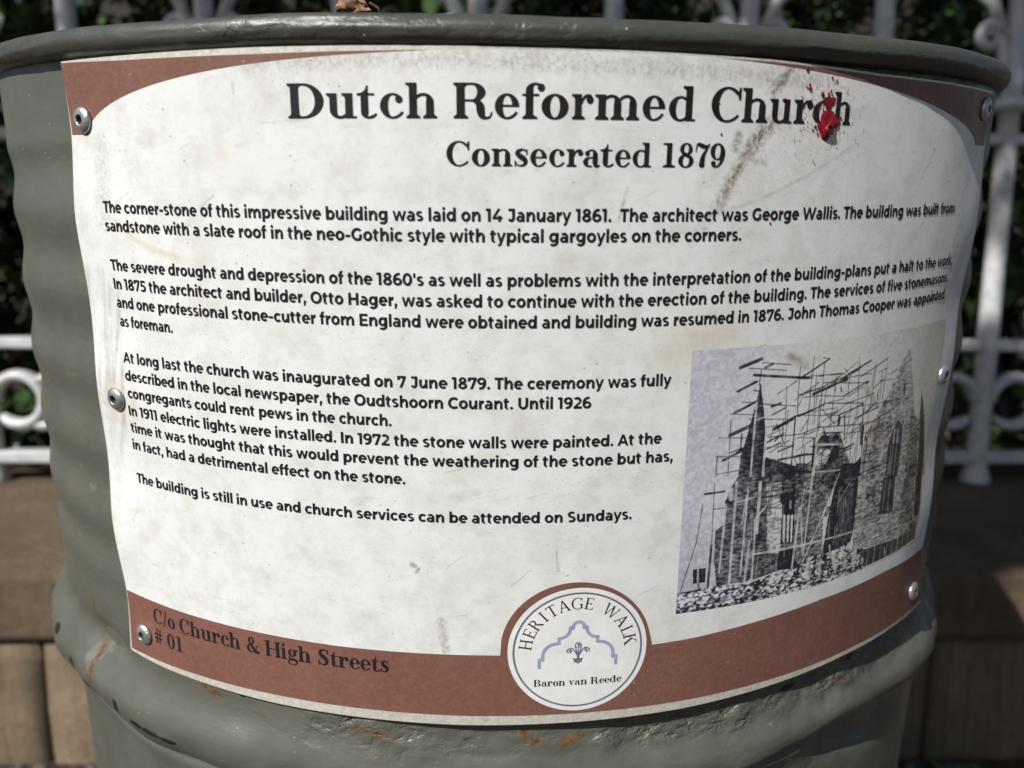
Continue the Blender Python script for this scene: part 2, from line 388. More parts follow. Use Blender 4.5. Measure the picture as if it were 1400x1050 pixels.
def wave(s, z):
    edge = smooth(-0.60, -0.80, s) + smooth(0.90, 1.05, s)
    return edge * 0.003 * np.cos(2 * np.pi * (z + 0.10) / 0.31) + 0.0016 * fbm(np.asarray(s) + 5, np.asarray(z) + 5, 31, 2.5, 3)
def surf(s, z, off=0.0):
    s = np.asarray(s, float); z = np.asarray(z, float); t = s_to_theta(s); R = 1 + TAPER * z
    p = np.stack([OVAL * R * np.sin(t), -R * np.cos(t), z], -1)
    nx, ny, nz = p[..., 0] / OVAL ** 2, p[..., 1], -TAPER * R
    L = np.sqrt(nx * nx + ny * ny + nz * nz); nrm = np.stack([nx / L, ny / L, nz / L + 0 * nx], -1)
    return p + nrm * (np.asarray(off) + wave(s, z))[..., None]
def loc(p): return (p - sign_base) * U
L_SHEET, L_BROWN, L_DISC, L_INK = 0.0003, 0.0006, 0.0008, 0.0011

zk = np.array([-1.02, -0.989, -0.8548, -0.6824, -0.3421, -0.0901, 0.0439, 0.165, 0.18])
left_k = np.array([-0.812, -0.811, -0.809, -0.8190, -0.809, -0.8130, -0.8015, -0.797, -0.797])
zr = np.array([-1.01, -0.9876, -0.8369, -0.5953, -0.495, -0.2931, -0.1475, 0.0033, 0.14])
right_k = np.array([1.083, 1.081, 1.047, 1.036, 1.046, 1.054, 1.078, 1.081, 1.066])
sL = lambda z: np.interp(z, zk, left_k); sR = lambda z: np.interp(z, zr, right_k)
sk = np.array([-0.82, -0.64, -0.39, -0.226, 0.015, 0.236, 0.4286, 0.645, 1.01, 1.1])
plate_top = lambda s: np.interp(s, sk, [0.1640, 0.1660, 0.1685, 0.1680, 0.1658, 0.1628, 0.1585, 0.148, 0.1428, 0.142])
print_top = lambda s: np.interp(s, sk, [0.1628, 0.1590, 0.1592, 0.1609, 0.1620, 0.1600, 0.1559, 0.1450, 0.1396, 0.139])
sb = np.array([-0.82, -0.7, -0.43, -0.07, 0.35, 0.75, 0.95, 1.1])
plate_bot = lambda s: np.interp(s, sb, [-0.994, -1.001, -1.005, -1.006, -1.002, -0.988, -0.988, -0.989])
print_bot = lambda s: np.interp(s, sb, [-0.989, -0.990, -0.986, -0.986, -0.984, -0.9765, -0.981, -0.9865])

def sheet_grid(nu, nv, zt, zb, inset=0.0):
    u = np.linspace(0, 1, nu)[:, None]; v = np.linspace(0, 1, nv)[None, :]
    s = -0.81 + u * 1.87 + 0 * v
    for _ in range(3):
        z = zb(s) + (zt(s) - zb(s)) * v
        l, r = sL(z) + inset, sR(z) - inset
        s = l + (r - l) * u
    return s, z

# backing plate with its own thickness
s, z = sheet_grid(300, 40, plate_top, plate_bot)
f = surf(s, z, 0.0).reshape(-1, 3); bk = surf(s, z, -0.0125).reshape(-1, 3)
nu, nv = s.shape; gf = grid_faces(nu, nv)
ring = [i * nv for i in range(nu)] + [(nu - 1) * nv + j for j in range(1, nv)] + [i * nv + nv - 1 for i in range(nu - 2, -1, -1)] + [j for j in range(nv - 2, 0, -1)]
edge = [(ring[k], ring[(k + 1) % len(ring)], ring[(k + 1) % len(ring)] + nu * nv, ring[k] + nu * nv) for k in range(len(ring))]
edge = [e[::-1] for e in edge]
mesh_obj('backing_plate', loc(np.concatenate([f, bk])), gf.tolist() + (gf[:, ::-1] + nu * nv).tolist() + edge, M_alu, sign, smooth=False)

# printed sheet with its stains
s, z = sheet_grid(620, 390, print_top, print_bot, 0.0022)
def seg(s, z, pts, w0, w1=None):
    out = np.zeros_like(s); w1 = w1 or w0
    for k, ((a, b), (c, d)) in enumerate(zip(pts[:-1], pts[1:])):
        dx, dy = c - a, d - b; t = np.clip(((s - a) * dx + (z - b) * dy) / (dx * dx + dy * dy + 1e-12), 0, 1)
        dist = np.hypot(s - a - t * dx, z - b - t * dy); w = w0 + (w1 - w0) * t
        out = np.maximum(out, np.exp(-(dist / w) ** 2))
    return out
gr = np.zeros(s.shape + (3,), np.float32)
d = np.zeros_like(s)
d = np.maximum(d, 0.95 * seg(s, z, [(0.4585, 0.1418), (0.4327, 0.1130)], 0.013))
d = np.maximum(d, 1.00 * seg(s, z, [(0.4300, 0.0600), (0.4016, 0.0290)], 0.016))
d = np.maximum(d, 0.75 * seg(s, z, [(0.3768, 0.0460), (0.3730, 0.0260)], 0.010))
d = np.maximum(d, 0.95 * seg(s, z, [(0.3990, 0.0250), (0.3677, -0.0258)], 0.012))
d = np.maximum(d, 0.75 * seg(s, z, [(0.3677, -0.0258), (0.3526, -0.0595)], 0.014))
d = np.maximum(d, 0.45 * seg(s, z, [(0.3526, -0.0595), (0.31, -0.115)], 0.016))
d = np.maximum(d, 0.50 * seg(s, z, [(0.4016, 0.0100), (0.43, 0.004)], 0.008))
d = np.maximum(d, 0.42 * seg(s, z, [(0.12, 0.150), (-0.40, 0.148)], 0.024))
d = np.maximum(d, 0.44 * seg(s, z, [(-0.10, 0.150), (0.55, 0.130)], 0.022))
d = np.maximum(d, 0.55 * seg(s, z, [(-0.105, -0.790), (-0.098, -0.850)], 0.012))
d = np.maximum(d, 0.55 * seg(s, z, [(0.196, -0.035), (0.184, -0.085)], 0.004))
d = np.maximum(d, 0.75 * seg(s, z, [(0.455, -0.300), (0.50, -0.335)], 0.008))
d = np.maximum(d, 0.45 * seg(s, z, [(0.80, -0.02), (0.83, 0.03)], 0.006))
d = np.maximum(d, 0.40 * seg(s, z, [(0.99, -0.02), (0.96, -0.25)], 0.03))
d = np.maximum(d, 0.30 * seg(s, z, [(0.99, -0.43), (0.985, -0.52)], 0.012))
d = np.maximum(d, 0.40 * seg(s, z, [(-0.72, 0.02), (-0.73, -0.10)], 0.035))
gr[..., 0] = d
g = np.zeros_like(s)
# scratched, scuffed patch along the left edge
patch = smooth(-0.66, -0.75, s) * smooth(-0.60, -0.50, z) * smooth(-0.14, -0.22, z)
g = np.maximum(g, patch * (0.25 + 1.5 * np.clip(fbm((s - 0.16 * z) * 8 + 9, z * 0.8 + 9, 41, 9, 4) + 0.05, 0, 1)))
g = np.maximum(g, patch * 0.9 * seg(s, z, [(-0.700, -0.40), (-0.704, -0.47)], 0.003))
for a in range(7):
    x0 = -0.05 + RNG.uniform(-0.04, 0.16); z0 = -0.54 + RNG.uniform(-0.022, 0.018); ln = RNG.uniform(0.03, 0.07)
    g = np.maximum(g, RNG.uniform(.25, .5) * seg(s, z, [(x0, z0), (x0 + ln, z0 + ln * RNG.uniform(.12, .34))], RNG.uniform(0.0014, 0.0034)))
g = np.maximum(g, 0.40 * seg(s, z, [(-0.085, -0.548), (-0.04, -0.540)], 0.012))
g = np.maximum(g, 0.42 * seg(s, z, [(0.60, 0.030), (0.5222, -0.012), (0.42, -0.055), (0.33, -0.080)], 0.006))
g = np.maximum(g, 0.85 * seg(s, z, [(-0.1552, -0.6791), (-0.150, -0.682)], 0.006))
g = np.maximum(g, 0.9 * seg(s, z, [(-0.1474, -0.6936), (-0.143, -0.687)], 0.004))
g = np.maximum(g, 0.55 * seg(s, z, [(0.096, -0.650), (0.100, -0.690)], 0.003))
g = np.maximum(g, 0.6 * seg(s, z, [(-0.424, 0.1175), (-0.424, 0.104)], 0.004))
g = np.maximum(g, 0.6 * seg(s, z, [(-0.708, 0.045), (-0.706, 0.039)], 0.003))
g = np.maximum(g, 0.5 * seg(s, z, [(-0.38, 0.059), (-0.30, 0.064)], 0.002))
for a in range(90):      # hair-fine scratches and fibres all over
    x0 = RNG.uniform(-0.78, 1.0); z0 = RNG.uniform(-0.83, 0.12); an = RNG.uniform(-0.6, 0.9); ln = RNG.uniform(0.008, 0.05)
    m = (np.abs(s - x0) < 0.07) & (np.abs(z - z0) < 0.07)
    g[m] = np.maximum(g[m], RNG.uniform(0.25, 0.6) * seg(s[m], z[m], [(x0, z0), (x0 + ln * math.cos(an), z0 + ln * math.sin(an))], 0.0019))
gr[..., 1] = g
y = np.zeros_like(s)
y = np.maximum(y, 0.8 * seg(s, z, [(-0.700, -0.098), (-0.660, -0.128), (-0.6139, -0.1453), (-0.56, -0.158)], 0.005, 0.008))
y = np.maximum(y, 0.9 * seg(s, z, [(-0.7585, -0.4309), (-0.757, -0.4319)], 0.040) * (0.5 + fbm(s + 5, z + 5, 44, 30, 3)))
y = np.maximum(y, 0.55 * seg(s, z, [(-0.4563, 0.0123), (-0.45, 0.008)], 0.009))
y = np.maximum(y, 0.45 * seg(s, z, [(0.30, -0.30), (0.36, -0.27)], 0.05))
y = np.maximum(y, 0.6 * seg(s, z, [(0.9925, -0.440), (0.992, -0.462)], 0.016))
gr[..., 2] = y
mesh_obj('printed_sheet', loc(surf(s, z, L_SHEET).reshape(-1, 3)), grid_faces(*s.shape), M_white, sign, attrs={'grime': gr.reshape(-1, 3)})

def strip(name, s, lo, hi, mat, off, parent=sign, rows=6):
    s = np.asarray(s); lo = np.asarray(lo); hi = np.asarray(hi)
    v = np.linspace(0, 1, rows)[None, :]; S2 = s[:, None] + 0 * v; Z2 = lo[:, None] + (hi - lo)[:, None] * v
    return mesh_obj(name, loc(surf(S2, Z2, off).reshape(-1, 3)), grid_faces(*S2.shape), mat, parent)

# brown corner pieces above the white arch
ax = np.array([-0.7477, -0.7282, -0.6736, -0.5832, -0.4816, -0.3897, -0.2261, -0.11]); az = np.array([0.0469, 0.0700, 0.0952, 0.1185, 0.1352, 0.1452, 0.1565, 0.1607])
def arch(sv):
    t = np.linspace(0, 1, 200); return np.interp(sv, ax, az)
sv = np.concatenate([np.linspace(-0.7975, -0.7480, 12), np.linspace(-0.7477, -0.11, 90)])
lo = np.where(sv < -0.7478, 0.0440 + 0.0, arch(sv)); hi = print_top(sv) - 0.0004
ccx = np.linspace(-0.7477, -0.11, 90)
# ease the arch into a smooth curve
fit = np.polyfit(np.sqrt(ax + 0.7477 + 1e-6), az, 4); lo = np.where(sv < -0.7478, 0.0445, np.polyval(fit, np.sqrt(np.maximum(sv + 0.7477, 0) + 1e-6)))
lo = np.minimum(lo, hi - 0.0002)
strip('corner_border', sv, lo, hi, M_brown, L_BROWN)
bx = np.array([1.0075, 0.9883, 0.9183, 0.8171, 0.6675, 0.5262, 0.4286, 0.335]); bz = np.array([0.0405, 0.0570, 0.0800, 0.1020, 0.1270, 0.1430, 0.1520, 0.1575])
fit = np.polyfit(np.sqrt(1.0075 - bx + 1e-6), bz, 4)
sv = np.concatenate([np.linspace(0.33, 1.0072, 90), np.linspace(1.0077, 1.0705, 12)])
hi = print_top(sv) - 0.0004; lo = np.where(sv > 1.0075, 0.0410, np.polyval(fit, np.sqrt(np.maximum(1.0075 - sv, 0) + 1e-6))); lo = np.minimum(lo, hi - 0.0002)
strip('corner_border', sv, lo, hi, M_brown, L_BROWN)
# brown band along the foot, rising round the badge
BC = (0.1392, -0.8510)
sv = np.linspace(-0.8065, 1.050, 420)
btop = np.interp(sv, [-0.82, -0.59, -0.30, 0.0, 0.28, 0.35, 0.474, 0.6565, 0.8559, 1.05], [-0.8535, -0.8535, -0.8566, -0.8566, -0.8525, -0.8505, -0.842, -0.830, -0.8265, -0.838])
dd = np.maximum(0.1380 ** 2 - (sv - BC[0]) ** 2, 0)
btop = np.where(dd > 0, np.maximum(btop, BC[1] + np.sqrt(dd)), btop)
sq = sv.copy(); lowb = print_bot(sv) + 0.0006
hi_s = np.clip(sq, None, sR(btop) - 0.003)
v = np.linspace(0, 1, 14)[None, :]
S2 = sq[:, None] + 0 * v; Z2 = lowb[:, None] + (btop - lowb)[:, None] * v
S2 = -0.8065 + (S2 + 0.8065) * ((sR(Z2) - 0.003 + 0.8065) / (1.050 + 0.8065))
mesh_obj('bottom_border', loc(surf(S2, Z2, L_BROWN).reshape(-1, 3)), grid_faces(*S2.shape), M_brown, sign)
# ------------------------------------------------------------------ lettering: glyphs drawn as strokes, bowls and bars
def g_rect(x0, y0, x1, y1): return [[(x0, y0), (x1, y0), (x1, y1), (x0, y1)]]
def g_poly(*p): return [list(p)]
def g_disc(cx, cy, r, n=18): return [[(cx + r * math.cos(2 * math.pi * k / n), cy + r * math.sin(2 * math.pi * k / n)) for k in range(n)]]
def g_ring(cx, cy, rx, ry, tx, ty, a0=0, a1=360):
    """an elliptical bowl; tx may be a list of (angle, thickness)"""
    n = max(6, int(abs(a1 - a0) / 9)); out = []; P = []
    for k in range(n + 1):
        a = a0 + (a1 - a0) * k / n; c, s = math.cos(RAD(a)), math.sin(RAD(a))
        w = tx if not isinstance(tx, (list, tuple)) else float(np.interp(a, [q[0] for q in tx], [q[1] for q in tx]))
        h = ty if not isinstance(ty, (list, tuple)) else float(np.interp(a, [q[0] for q in ty], [q[1] for q in ty]))
        P.append(((cx + rx * c, cy + ry * s), (cx + (rx - w) * c, cy + (ry - h) * s)))
    for (o0, i0), (o1, i1) in zip(P[:-1], P[1:]): out.append([i0, o0, o1, i1])
    return out
def g_stroke(*pts):
    """(x, y, width) spine, smoothed"""
    P = np.array(pts, float); n = len(P)
    if n > 2:                                     # Catmull-Rom
        Q = []
        for i in range(n - 1):
            p0, p1, p2, p3 = P[max(i - 1, 0)], P[i], P[i + 1], P[min(i + 2, n - 1)]
            for t in np.linspace(0, 1, 6, endpoint=False):
                Q.append(0.5 * (2 * p1 + (p2 - p0) * t + (2 * p0 - 5 * p1 + 4 * p2 - p3) * t * t + (3 * p1 - p0 - 3 * p2 + p3) * t ** 3))
        Q.append(P[-1]); P = np.array(Q)
    T = np.gradient(P[:, :2], axis=0); T /= np.linalg.norm(T, axis=1)[:, None] + 1e-9
    N = np.stack([-T[:, 1], T[:, 0]], 1); a = P[:, :2] + N * P[:, 2:] / 2; b = P[:, :2] - N * P[:, 2:] / 2
    return [[tuple(b[i]), tuple(b[i + 1]), tuple(a[i + 1]), tuple(a[i])] for i in range(len(P) - 1)]

SANS = {}
def S(ch, adv, *parts): SANS[ch] = (adv, [p for q in parts for p in q])
BOLD = 11
def r_(x0, y0, x1, y1): return g_rect(x0 - BOLD, y0, x1 + BOLD, y1) if (y1 - y0) > (x1 - x0) else g_rect(x0, y0 - BOLD * .6, x1, y1 + BOLD * .6)
def o_(cx, cy, rx, ry, tx, ty, a0=0, a1=360): return g_ring(cx, cy, rx + BOLD, ry, tx + 2 * BOLD, ty + 1.4 * BOLD, a0, a1)
def p_(*p):
    c = np.mean(p, 0); return [[(x + (BOLD if x > c[0] + 1e-6 and False else 0), y) for x, y in p]]
d_ = g_disc
S(' ', 262)
S('a', 602, o_(262, 163, 222, 171, 138, 98), r_(388, 0, 534, 330), o_(285, 312, 249, 230, 146, 120, 0, 138))
S('b', 678, r_(69, 0, 215, 742), o_(366, 267, 274, 275, 150, 128))
S('c', 566, o_(321, 267, 284, 275, 152, 128, 42, 318))
S('d', 678, r_(463, 0, 609, 742), o_(312, 267, 274, 275, 150, 128))
S('e', 618, o_(315, 267, 281, 275, 148, 122, 0, 316), r_(120, 222, 594, 318))
S('f', 382, r_(94, 0, 240, 570), r_(12, 415, 362, 534), o_(272, 566, 178, 184, 146, 122, 68, 180))
S('g', 682, o_(312, 279, 274, 263, 150, 124), r_(463, 40, 609, 534), o_(311, 44, 298, 246, 146, 118, 222, 360))
S('h', 662, r_(69, 0, 215, 742), o_(375, 300, 225, 242, 146, 126, 0, 180), r_(454, 0, 600, 302))
S('i', 284, r_(69, 0, 215, 534), d_(142, 684, 90))
S('k', 640, r_(69, 0, 215, 742), p_((190, 130), (190, 300), (432, 534), (608, 534)), p_((272, 300), (380, 380), (628, 0), (452, 0)))
S('l', 284, r_(69, 0, 215, 742))
S('m', 1026, r_(69, 0, 215, 534), o_(362, 306, 218, 236, 146, 126, 0, 180), r_(434, 0, 580, 308), o_(734, 306, 224, 236, 146, 126, 0, 180), r_(812, 0, 958, 308))
S('n', 662, r_(69, 0, 215, 534), o_(375, 300, 225, 242, 146, 126, 0, 180), r_(454, 0, 600, 302))
S('o', 642, o_(321, 267, 285, 275, 152, 128))
S('p', 678, r_(69, -194, 215, 534), o_(366, 267, 274, 275, 150, 128))
S('r', 416, r_(69, 0, 215, 534), o_(385, 300, 232, 242, 150, 134, 88, 172))
S('s', 510, o_(258, 379, 212, 163, 140, 106, 40, 268), o_(254, 156, 216, 164, 140, 106, 216, 448))
S('t', 424, r_(94, 150, 240, 655), r_(14, 415, 366, 534), o_(264, 170, 170, 178, 146, 122, 180, 294))
S('u', 658, r_(448, 0, 594, 534), r_(64, 230, 210, 534), o_(289, 234, 225, 242, 146, 126, 180, 360))
S('v', 574, p_((2, 534), (156, 534), (366, 0), (208, 0)), p_((572, 534), (424, 534), (208, 0), (366, 0)))
S('w', 888, p_((8, 534), (150, 534), (322, 0), (176, 0)), p_((176, 0), (318, 0), (506, 534), (384, 534)), p_((382, 534), (504, 534), (710, 0), (568, 0)), p_((568, 0), (712, 0), (880, 534), (742, 534)))
S('y', 574, p_((2, 534), (156, 534), (366, 0), (216, -20)), p_((572, 534), (424, 534), (158, -90), (300, -110)), o_(160, -56, 142, 142, 130, 118, 232, 345))
S('A', 766, p_((0, 0), (160, 0), (456, 700), (308, 700)), p_((766, 0), (602, 0), (308, 700), (462, 700)), r_(160, 150, 606, 268))
S('C', 728, o_(424, 350, 388, 362, 158, 136, 46, 314))
S('E', 664, r_(76, 0, 230, 700), r_(76, 0, 624, 124), r_(76, 292, 570, 410), r_(76, 576, 616, 700))
S('G', 780, o_(424, 350, 388, 362, 158, 136, 46, 318), r_(558, 90, 702, 362))
S('H', 818, r_(76, 0, 232, 700), r_(586, 0, 742, 700), r_(76, 288, 742, 418))
S('I', 306, r_(76, 0, 230, 700))
S('J', 560, r_(330, 210, 484, 700), r_(88, 576, 484, 700), o_(262, 226, 222, 238, 152, 130, 206, 360))
S('O', 848, o_(424, 350, 388, 362, 158, 136))
S('S', 628, o_(318, 502, 262, 210, 156, 122, 38, 268), o_(312, 198, 268, 208, 156, 122, 214, 448))
S('T', 596, r_(222, 0, 376, 700), r_(8, 572, 588, 700))
S('U', 770, r_(68, 270, 222, 700), r_(548, 270, 702, 700), o_(385, 287, 317, 299, 154, 132, 180, 360))
S('W', 1150, p_((10, 700), (172, 700), (408, 0), (238, 0)), p_((238, 0), (404, 0), (640, 700), (502, 700)), p_((502, 700), (642, 700), (906, 0), (736, 0)), p_((736, 0), (904, 0), (1140, 700), (984, 700)))
S('0', 680, o_(340, 350, 304, 362, 154, 128))
S('1', 404, r_(160, 0, 312, 700), r_(18, 576, 300, 700))
S('2', 612, r_(40, 0, 586, 126), o_(292, 480, 258, 232, 154, 126, -18, 152), p_((44, 100), (250, 110), (545, 400), (400, 410)))
S('4', 690, r_(402, 0, 548, 330), r_(34, 142, 656, 264), p_((34, 240), (206, 250), (530, 700), (362, 700)))
S('5', 612, r_(106, 576, 540, 700), p_((106, 690), (234, 690), (214, 330), (84, 340)), o_(280, 224, 288, 234, 154, 122, -146, 96), r_(90, 338, 290, 458))
S('6', 640, o_(332, 216, 288, 226, 150, 120), o_(402, 330, 358, 382, 150, 124, 72, 200))
S('7', 610, r_(28, 572, 592, 700), p_((430, 590), (592, 590), (328, 0), (156, 0)), r_(28, 466, 166, 690))
S('8', 660, o_(330, 524, 244, 188, 144, 112), o_(330, 198, 286, 208, 152, 120))
S('9', 640, o_(308, 484, 288, 226, 150, 120), o_(238, 370, 358, 382, 150, 124, 252, 380))
S('.', 258, d_(129, 78, 90)); S(',', 258, d_(129, 78, 90), p_((50, 60), (200, 50), (130, -150), (40, -150)))
S("'", 250, r_(66, 440, 184, 700)); S('-', 400, r_(48, 200, 352, 320))

SERIF = {}
def F(ch, adv, *parts): SERIF[ch] = (adv, [p for q in parts for p in q])
def foot(x0, x1, l, r, y=0, up=1, h=62):
    """slab serif with a bracket under/over a stem from x0 to x1"""
    out = g_rect(l, min(y, y + up * h), r, max(y, y + up * h)); k = up * 58; b = y + up * h
    if l < x0 - 20: out += [[(l + 18, b), (x0, b), (x0, b + k)]]
    if r > x1 + 20: out += [[(x1, b), (r - 18, b), (x1, b + k)]]
    return out
def stem(x0, x1, y0, y1, bl=None, br=None, tl=None, tr=None):
    out = g_rect(x0, y0, x1, y1)
    if bl is not None: out += foot(x0, x1, bl, br, y0, 1)
    if tl is not None: out += foot(x0, x1, tl, tr, y1, -1)
    return out
LC_TOP = 712
F('D', 1110, stem(110, 345, 0, 1000, 25, 430, 25, 430), g_ring(470, 500, 580, 500, [(-90, 245), (90, 245)], 62, -90, 90), g_rect(320, 938, 480, 1000), g_rect(320, 0, 480, 62))
F('R', 1190, stem(110, 345, 0, 1000, 25, 440, 25, 430), g_ring(560, 740, 370, 260, 235, 60, -90, 90), g_rect(320, 940, 570, 1000), g_rect(320, 480, 570, 540),
  g_stroke((560, 510, 60), (690, 470, 160), (775, 360, 225), (795, 220, 232), (830, 90, 190), (930, 22, 92), (1040, 40, 56), (1090, 120, 48), (1105, 190, 44)))
F('C', 1030, g_ring(540, 500, 500, 516, [(0, 70), (60, 170), (120, 235), (240, 235), (310, 90), (360, 60)], [(0, 60), (90, 62), (360, 62)], 40, 322), g_poly((905, 1005), (962, 1005), (962, 640), (900, 640), (850, 800)))
F('u', 960, stem(115, 340, 200, LC_TOP, None, None, 15, 330), stem(590, 815, 0, LC_TOP, None, None, 490, 800), g_rect(800, 0, 925, 60), g_ring(430, 225, 315, 237, [(180, 225), (280, 200), (340, 110)], [(180, 75), (270, 80), (340, 60)], 180, 340))
F('t', 610, stem(150, 375, 150, 700), g_poly((375, 640), (375, 930), (335, 930), (285, 800), (190, 730), (40, 700), (40, 640)), g_rect(40, 645, 565, 705), g_ring(395, 160, 245, 172, [(180, 225), (270, 150), (350, 60)], 72, 180, 350))
F('c', 720, g_ring(400, 350, 365, 362, [(0, 90), (50, 130), (120, 228), (235, 228), (310, 90), (340, 60)], [(0, 60), (90, 60), (360, 60)], 52, 330), g_disc(585, 535, 108), g_poly((560, 600), (640, 600), (690, 530), (600, 480)))
F('h', 990, stem(115, 340, 0, 1000, 25, 430, 15, 320), g_ring(530, 450, 300, 262, [(0, 228), (60, 170), (120, 80), (180, 50)], 78, 0, 170), stem(602, 830, 0, 455, 515, 920))
F('n', 990, stem(115, 340, 0, LC_TOP, 25, 430, 15, 320), g_ring(530, 450, 300, 262, [(0, 228), (60, 170), (120, 80), (180, 50)], 78, 0, 170), stem(602, 830, 0, 455, 515, 920))
F('m', 1470, stem(115, 335, 0, LC_TOP, 25, 420, 15, 320), g_ring(510, 450, 285, 262, [(0, 222), (60, 170), (120, 80), (180, 50)], 78, 0, 170), stem(573, 795, 0, 455, 490, 880), g_ring(970, 450, 285, 262, [(0, 222), (60, 170), (120, 80), (180, 50)], 78, 0, 170), stem(1033, 1255, 0, 455, 950, 1345))
F('e', 740, g_ring(385, 350, 350, 362, [(0, 195), (60, 215), (180, 225), (230, 225), (310, 90), (340, 60)], [(0, 60), (90, 58), (360, 60)], 0, 332), g_rect(190, 335, 715, 392))
F('f', 640, stem(130, 355, 0, 800, 35, 480), g_ring(420, 790, 290, 225, [(60, 120), (130, 215), (180, 225)], 62, 50, 180), g_disc(590, 880, 112), g_rect(25, 645, 530, 705))
F('o', 780, g_ring(390, 350, 360, 362, 228, 58))
F('r', 760, stem(115, 340, 0, LC_TOP, 25, 450, 15, 320), g_ring(540, 430, 225, 280, [(70, 90), (180, 50)], 80, 62, 178), g_disc(615, 560, 118), g_poly((560, 700), (640, 710), (725, 590), (600, 560)))
F('d', 960, g_ring(420, 350, 385, 362, [(0, 110), (90, 160), (140, 228), (230, 228), (290, 150), (360, 110)], 60), stem(590, 815, 0, 1000, None, None, 480, 800), g_rect(800, 0, 925, 60))
F('s', 640, g_stroke((545, 560, 46), (470, 655, 58), (340, 675, 92), (200, 610, 150), (175, 510, 180), (290, 410, 215), (440, 300, 215), (500, 190, 175), (440, 75, 110), (310, 32, 66), (180, 62, 52), (95, 190, 46)), g_poly((515, 700), (570, 700), (570, 470), (525, 470)), g_poly((65, 0), (118, 0), (110, 245), (62, 245)))
F('a', 830, stem(465, 690, 130, 480), g_ring(420, 470, 270, 242, [(0, 225), (60, 190), (110, 110), (160, 90)], 62, 0, 150), g_disc(225, 540, 105), g_ring(330, 195, 285, 207, 215, 60, 88, 300), g_rect(320, 345, 480, 402), g_stroke((577, 140, 222), (610, 60, 170), (690, 22, 90), (790, 75, 52)))
F('g', 800, g_ring(370, 470, 300, 242, 205, 58), g_disc(690, 640, 78), g_stroke((560, 640, 50), (640, 690, 50), (700, 690, 50)), g_stroke((240, 250, 60), (140, 180, 90), (180, 90, 150), (360, 60, 170), (560, 50, 170), (690, -40, 150), (660, -180, 90), (500, -270, 60), (320, -280, 60), (130, -220, 80), (80, -120, 110), (150, -20, 80), (240, 20, 60)))
F('i', 480, stem(115, 340, 0, LC_TOP, 20, 440, 15, 320), g_disc(228, 895, 120))
F('v', 800, g_poly((60, 700), (300, 700), (470, 100), (400, 0), (350, 0)), g_poly((620, 700), (690, 700), (430, 0), (380, 0)), g_rect(10, 648, 390, 708), g_rect(520, 648, 790, 708))
F('H', 1200, stem(110, 345, 0, 1000, 25, 430, 25, 430), stem(850, 1085, 0, 1000, 765, 1170, 765, 1170), g_rect(330, 470, 870, 535))
F('B', 1060, stem(110, 345, 0, 1000, 25, 430, 25, 430), g_ring(560, 755, 350, 245, 225, 58, -90, 90), g_ring(580, 265, 400, 265, 235, 60, -90, 90), g_rect(320, 942, 570, 1000), g_rect(320, 480, 580, 535), g_rect(320, 0, 590, 60))
F('S', 860, g_stroke((760, 780, 60), (660, 930, 72), (470, 970, 100), (270, 900, 170), (210, 750, 225), (340, 600, 260), (560, 450, 270), (670, 290, 240), (600, 110, 150), (420, 35, 80), (220, 90, 66), (95, 290, 54)), g_poly((725, 1010), (785, 1010), (785, 670), (735, 670)), g_poly((60, -10), (125, -10), (118, 350), (62, 350)))
F('1', 800, stem(300, 535, 0, 1000, 130, 705), g_stroke((535, 965, 70), (300, 965, 66), (120, 960, 60)), g_poly((300, 1000), (300, 880), (250, 935), (120, 935), (120, 990)))
F('8', 820, g_ring(410, 755, 300, 258, 190, 52), g_ring(410, 270, 365, 284, 215, 56), g_stroke((260, 600, 120), (420, 520, 150), (580, 430, 120)))
F('7', 780, g_stroke((90, 640, 40), (110, 800, 46), (150, 940, 90), (240, 955, 150), (400, 890, 175), (540, 860, 150), (660, 900, 90), (730, 1000, 40)), g_stroke((690, 930, 60), (600, 760, 90), (480, 560, 150), (420, 380, 205), (400, 220, 240)), g_disc(395, 125, 135))
F('9', 820, g_ring(395, 665, 350, 350, 215, 56), g_stroke((640, 740, 200), (655, 540, 200), (600, 280, 150), (470, 90, 90), (310, 28, 60), (190, 70, 56)), g_disc(215, 165, 118))
F('0', 800, g_ring(400, 500, 365, 515, 218, 56))
F('/', 500, g_poly((20, -60), (110, -60), (480, 1060), (390, 1060)))
F('#', 860, g_poly((180, 0), (300, 0), (400, 1000), (280, 1000)), g_poly((470, 0), (590, 0), (690, 1000), (570, 1000)), g_rect(60, 580, 810, 690), g_rect(40, 300, 790, 410))
F('&', 1060, g_ring(430, 770, 230, 245, 150, 60), g_stroke((300, 640, 130), (460, 420, 190), (660, 180, 220), (860, 60, 200), (980, 60, 90), (1040, 150, 50)), g_stroke((330, 560, 60), (200, 440, 120), (140, 270, 200), (240, 90, 150), (430, 32, 76), (640, 100, 60), (790, 300, 54), (850, 480, 54)), g_rect(700, 460, 1010, 515))
F(' ', 420)
CAPS = {}
def K(ch, adv, *parts): CAPS[ch] = (adv, [p for q in parts for p in q])
def lst(x0, x1, l, r, y0=0, y1=1000): return g_rect(x0, y0, x1, y1) + g_rect(l, y0, r, y0 + 50) + g_rect(l, y1 - 50, r, y1)
K('H', 1000, lst(140, 270, 50, 360), lst(730, 860, 640, 950), g_rect(250, 475, 750, 540))
K('E', 780, lst(140, 270, 50, 300), g_rect(250, 945, 680, 1000), g_rect(630, 800, 680, 1000), g_rect(250, 475, 560, 535), g_rect(530, 400, 570, 610), g_rect(250, 0, 710, 58), g_rect(660, 0, 715, 220))
K('R', 880, lst(140, 270, 50, 360), g_ring(400, 735, 280, 265, 130, 55, -90, 90), g_rect(250, 945, 410, 1000), g_rect(250, 470, 410, 525), g_poly((400, 500), (530, 500), (900, 0), (720, 0)))
K('I', 420, lst(140, 275, 45, 370))
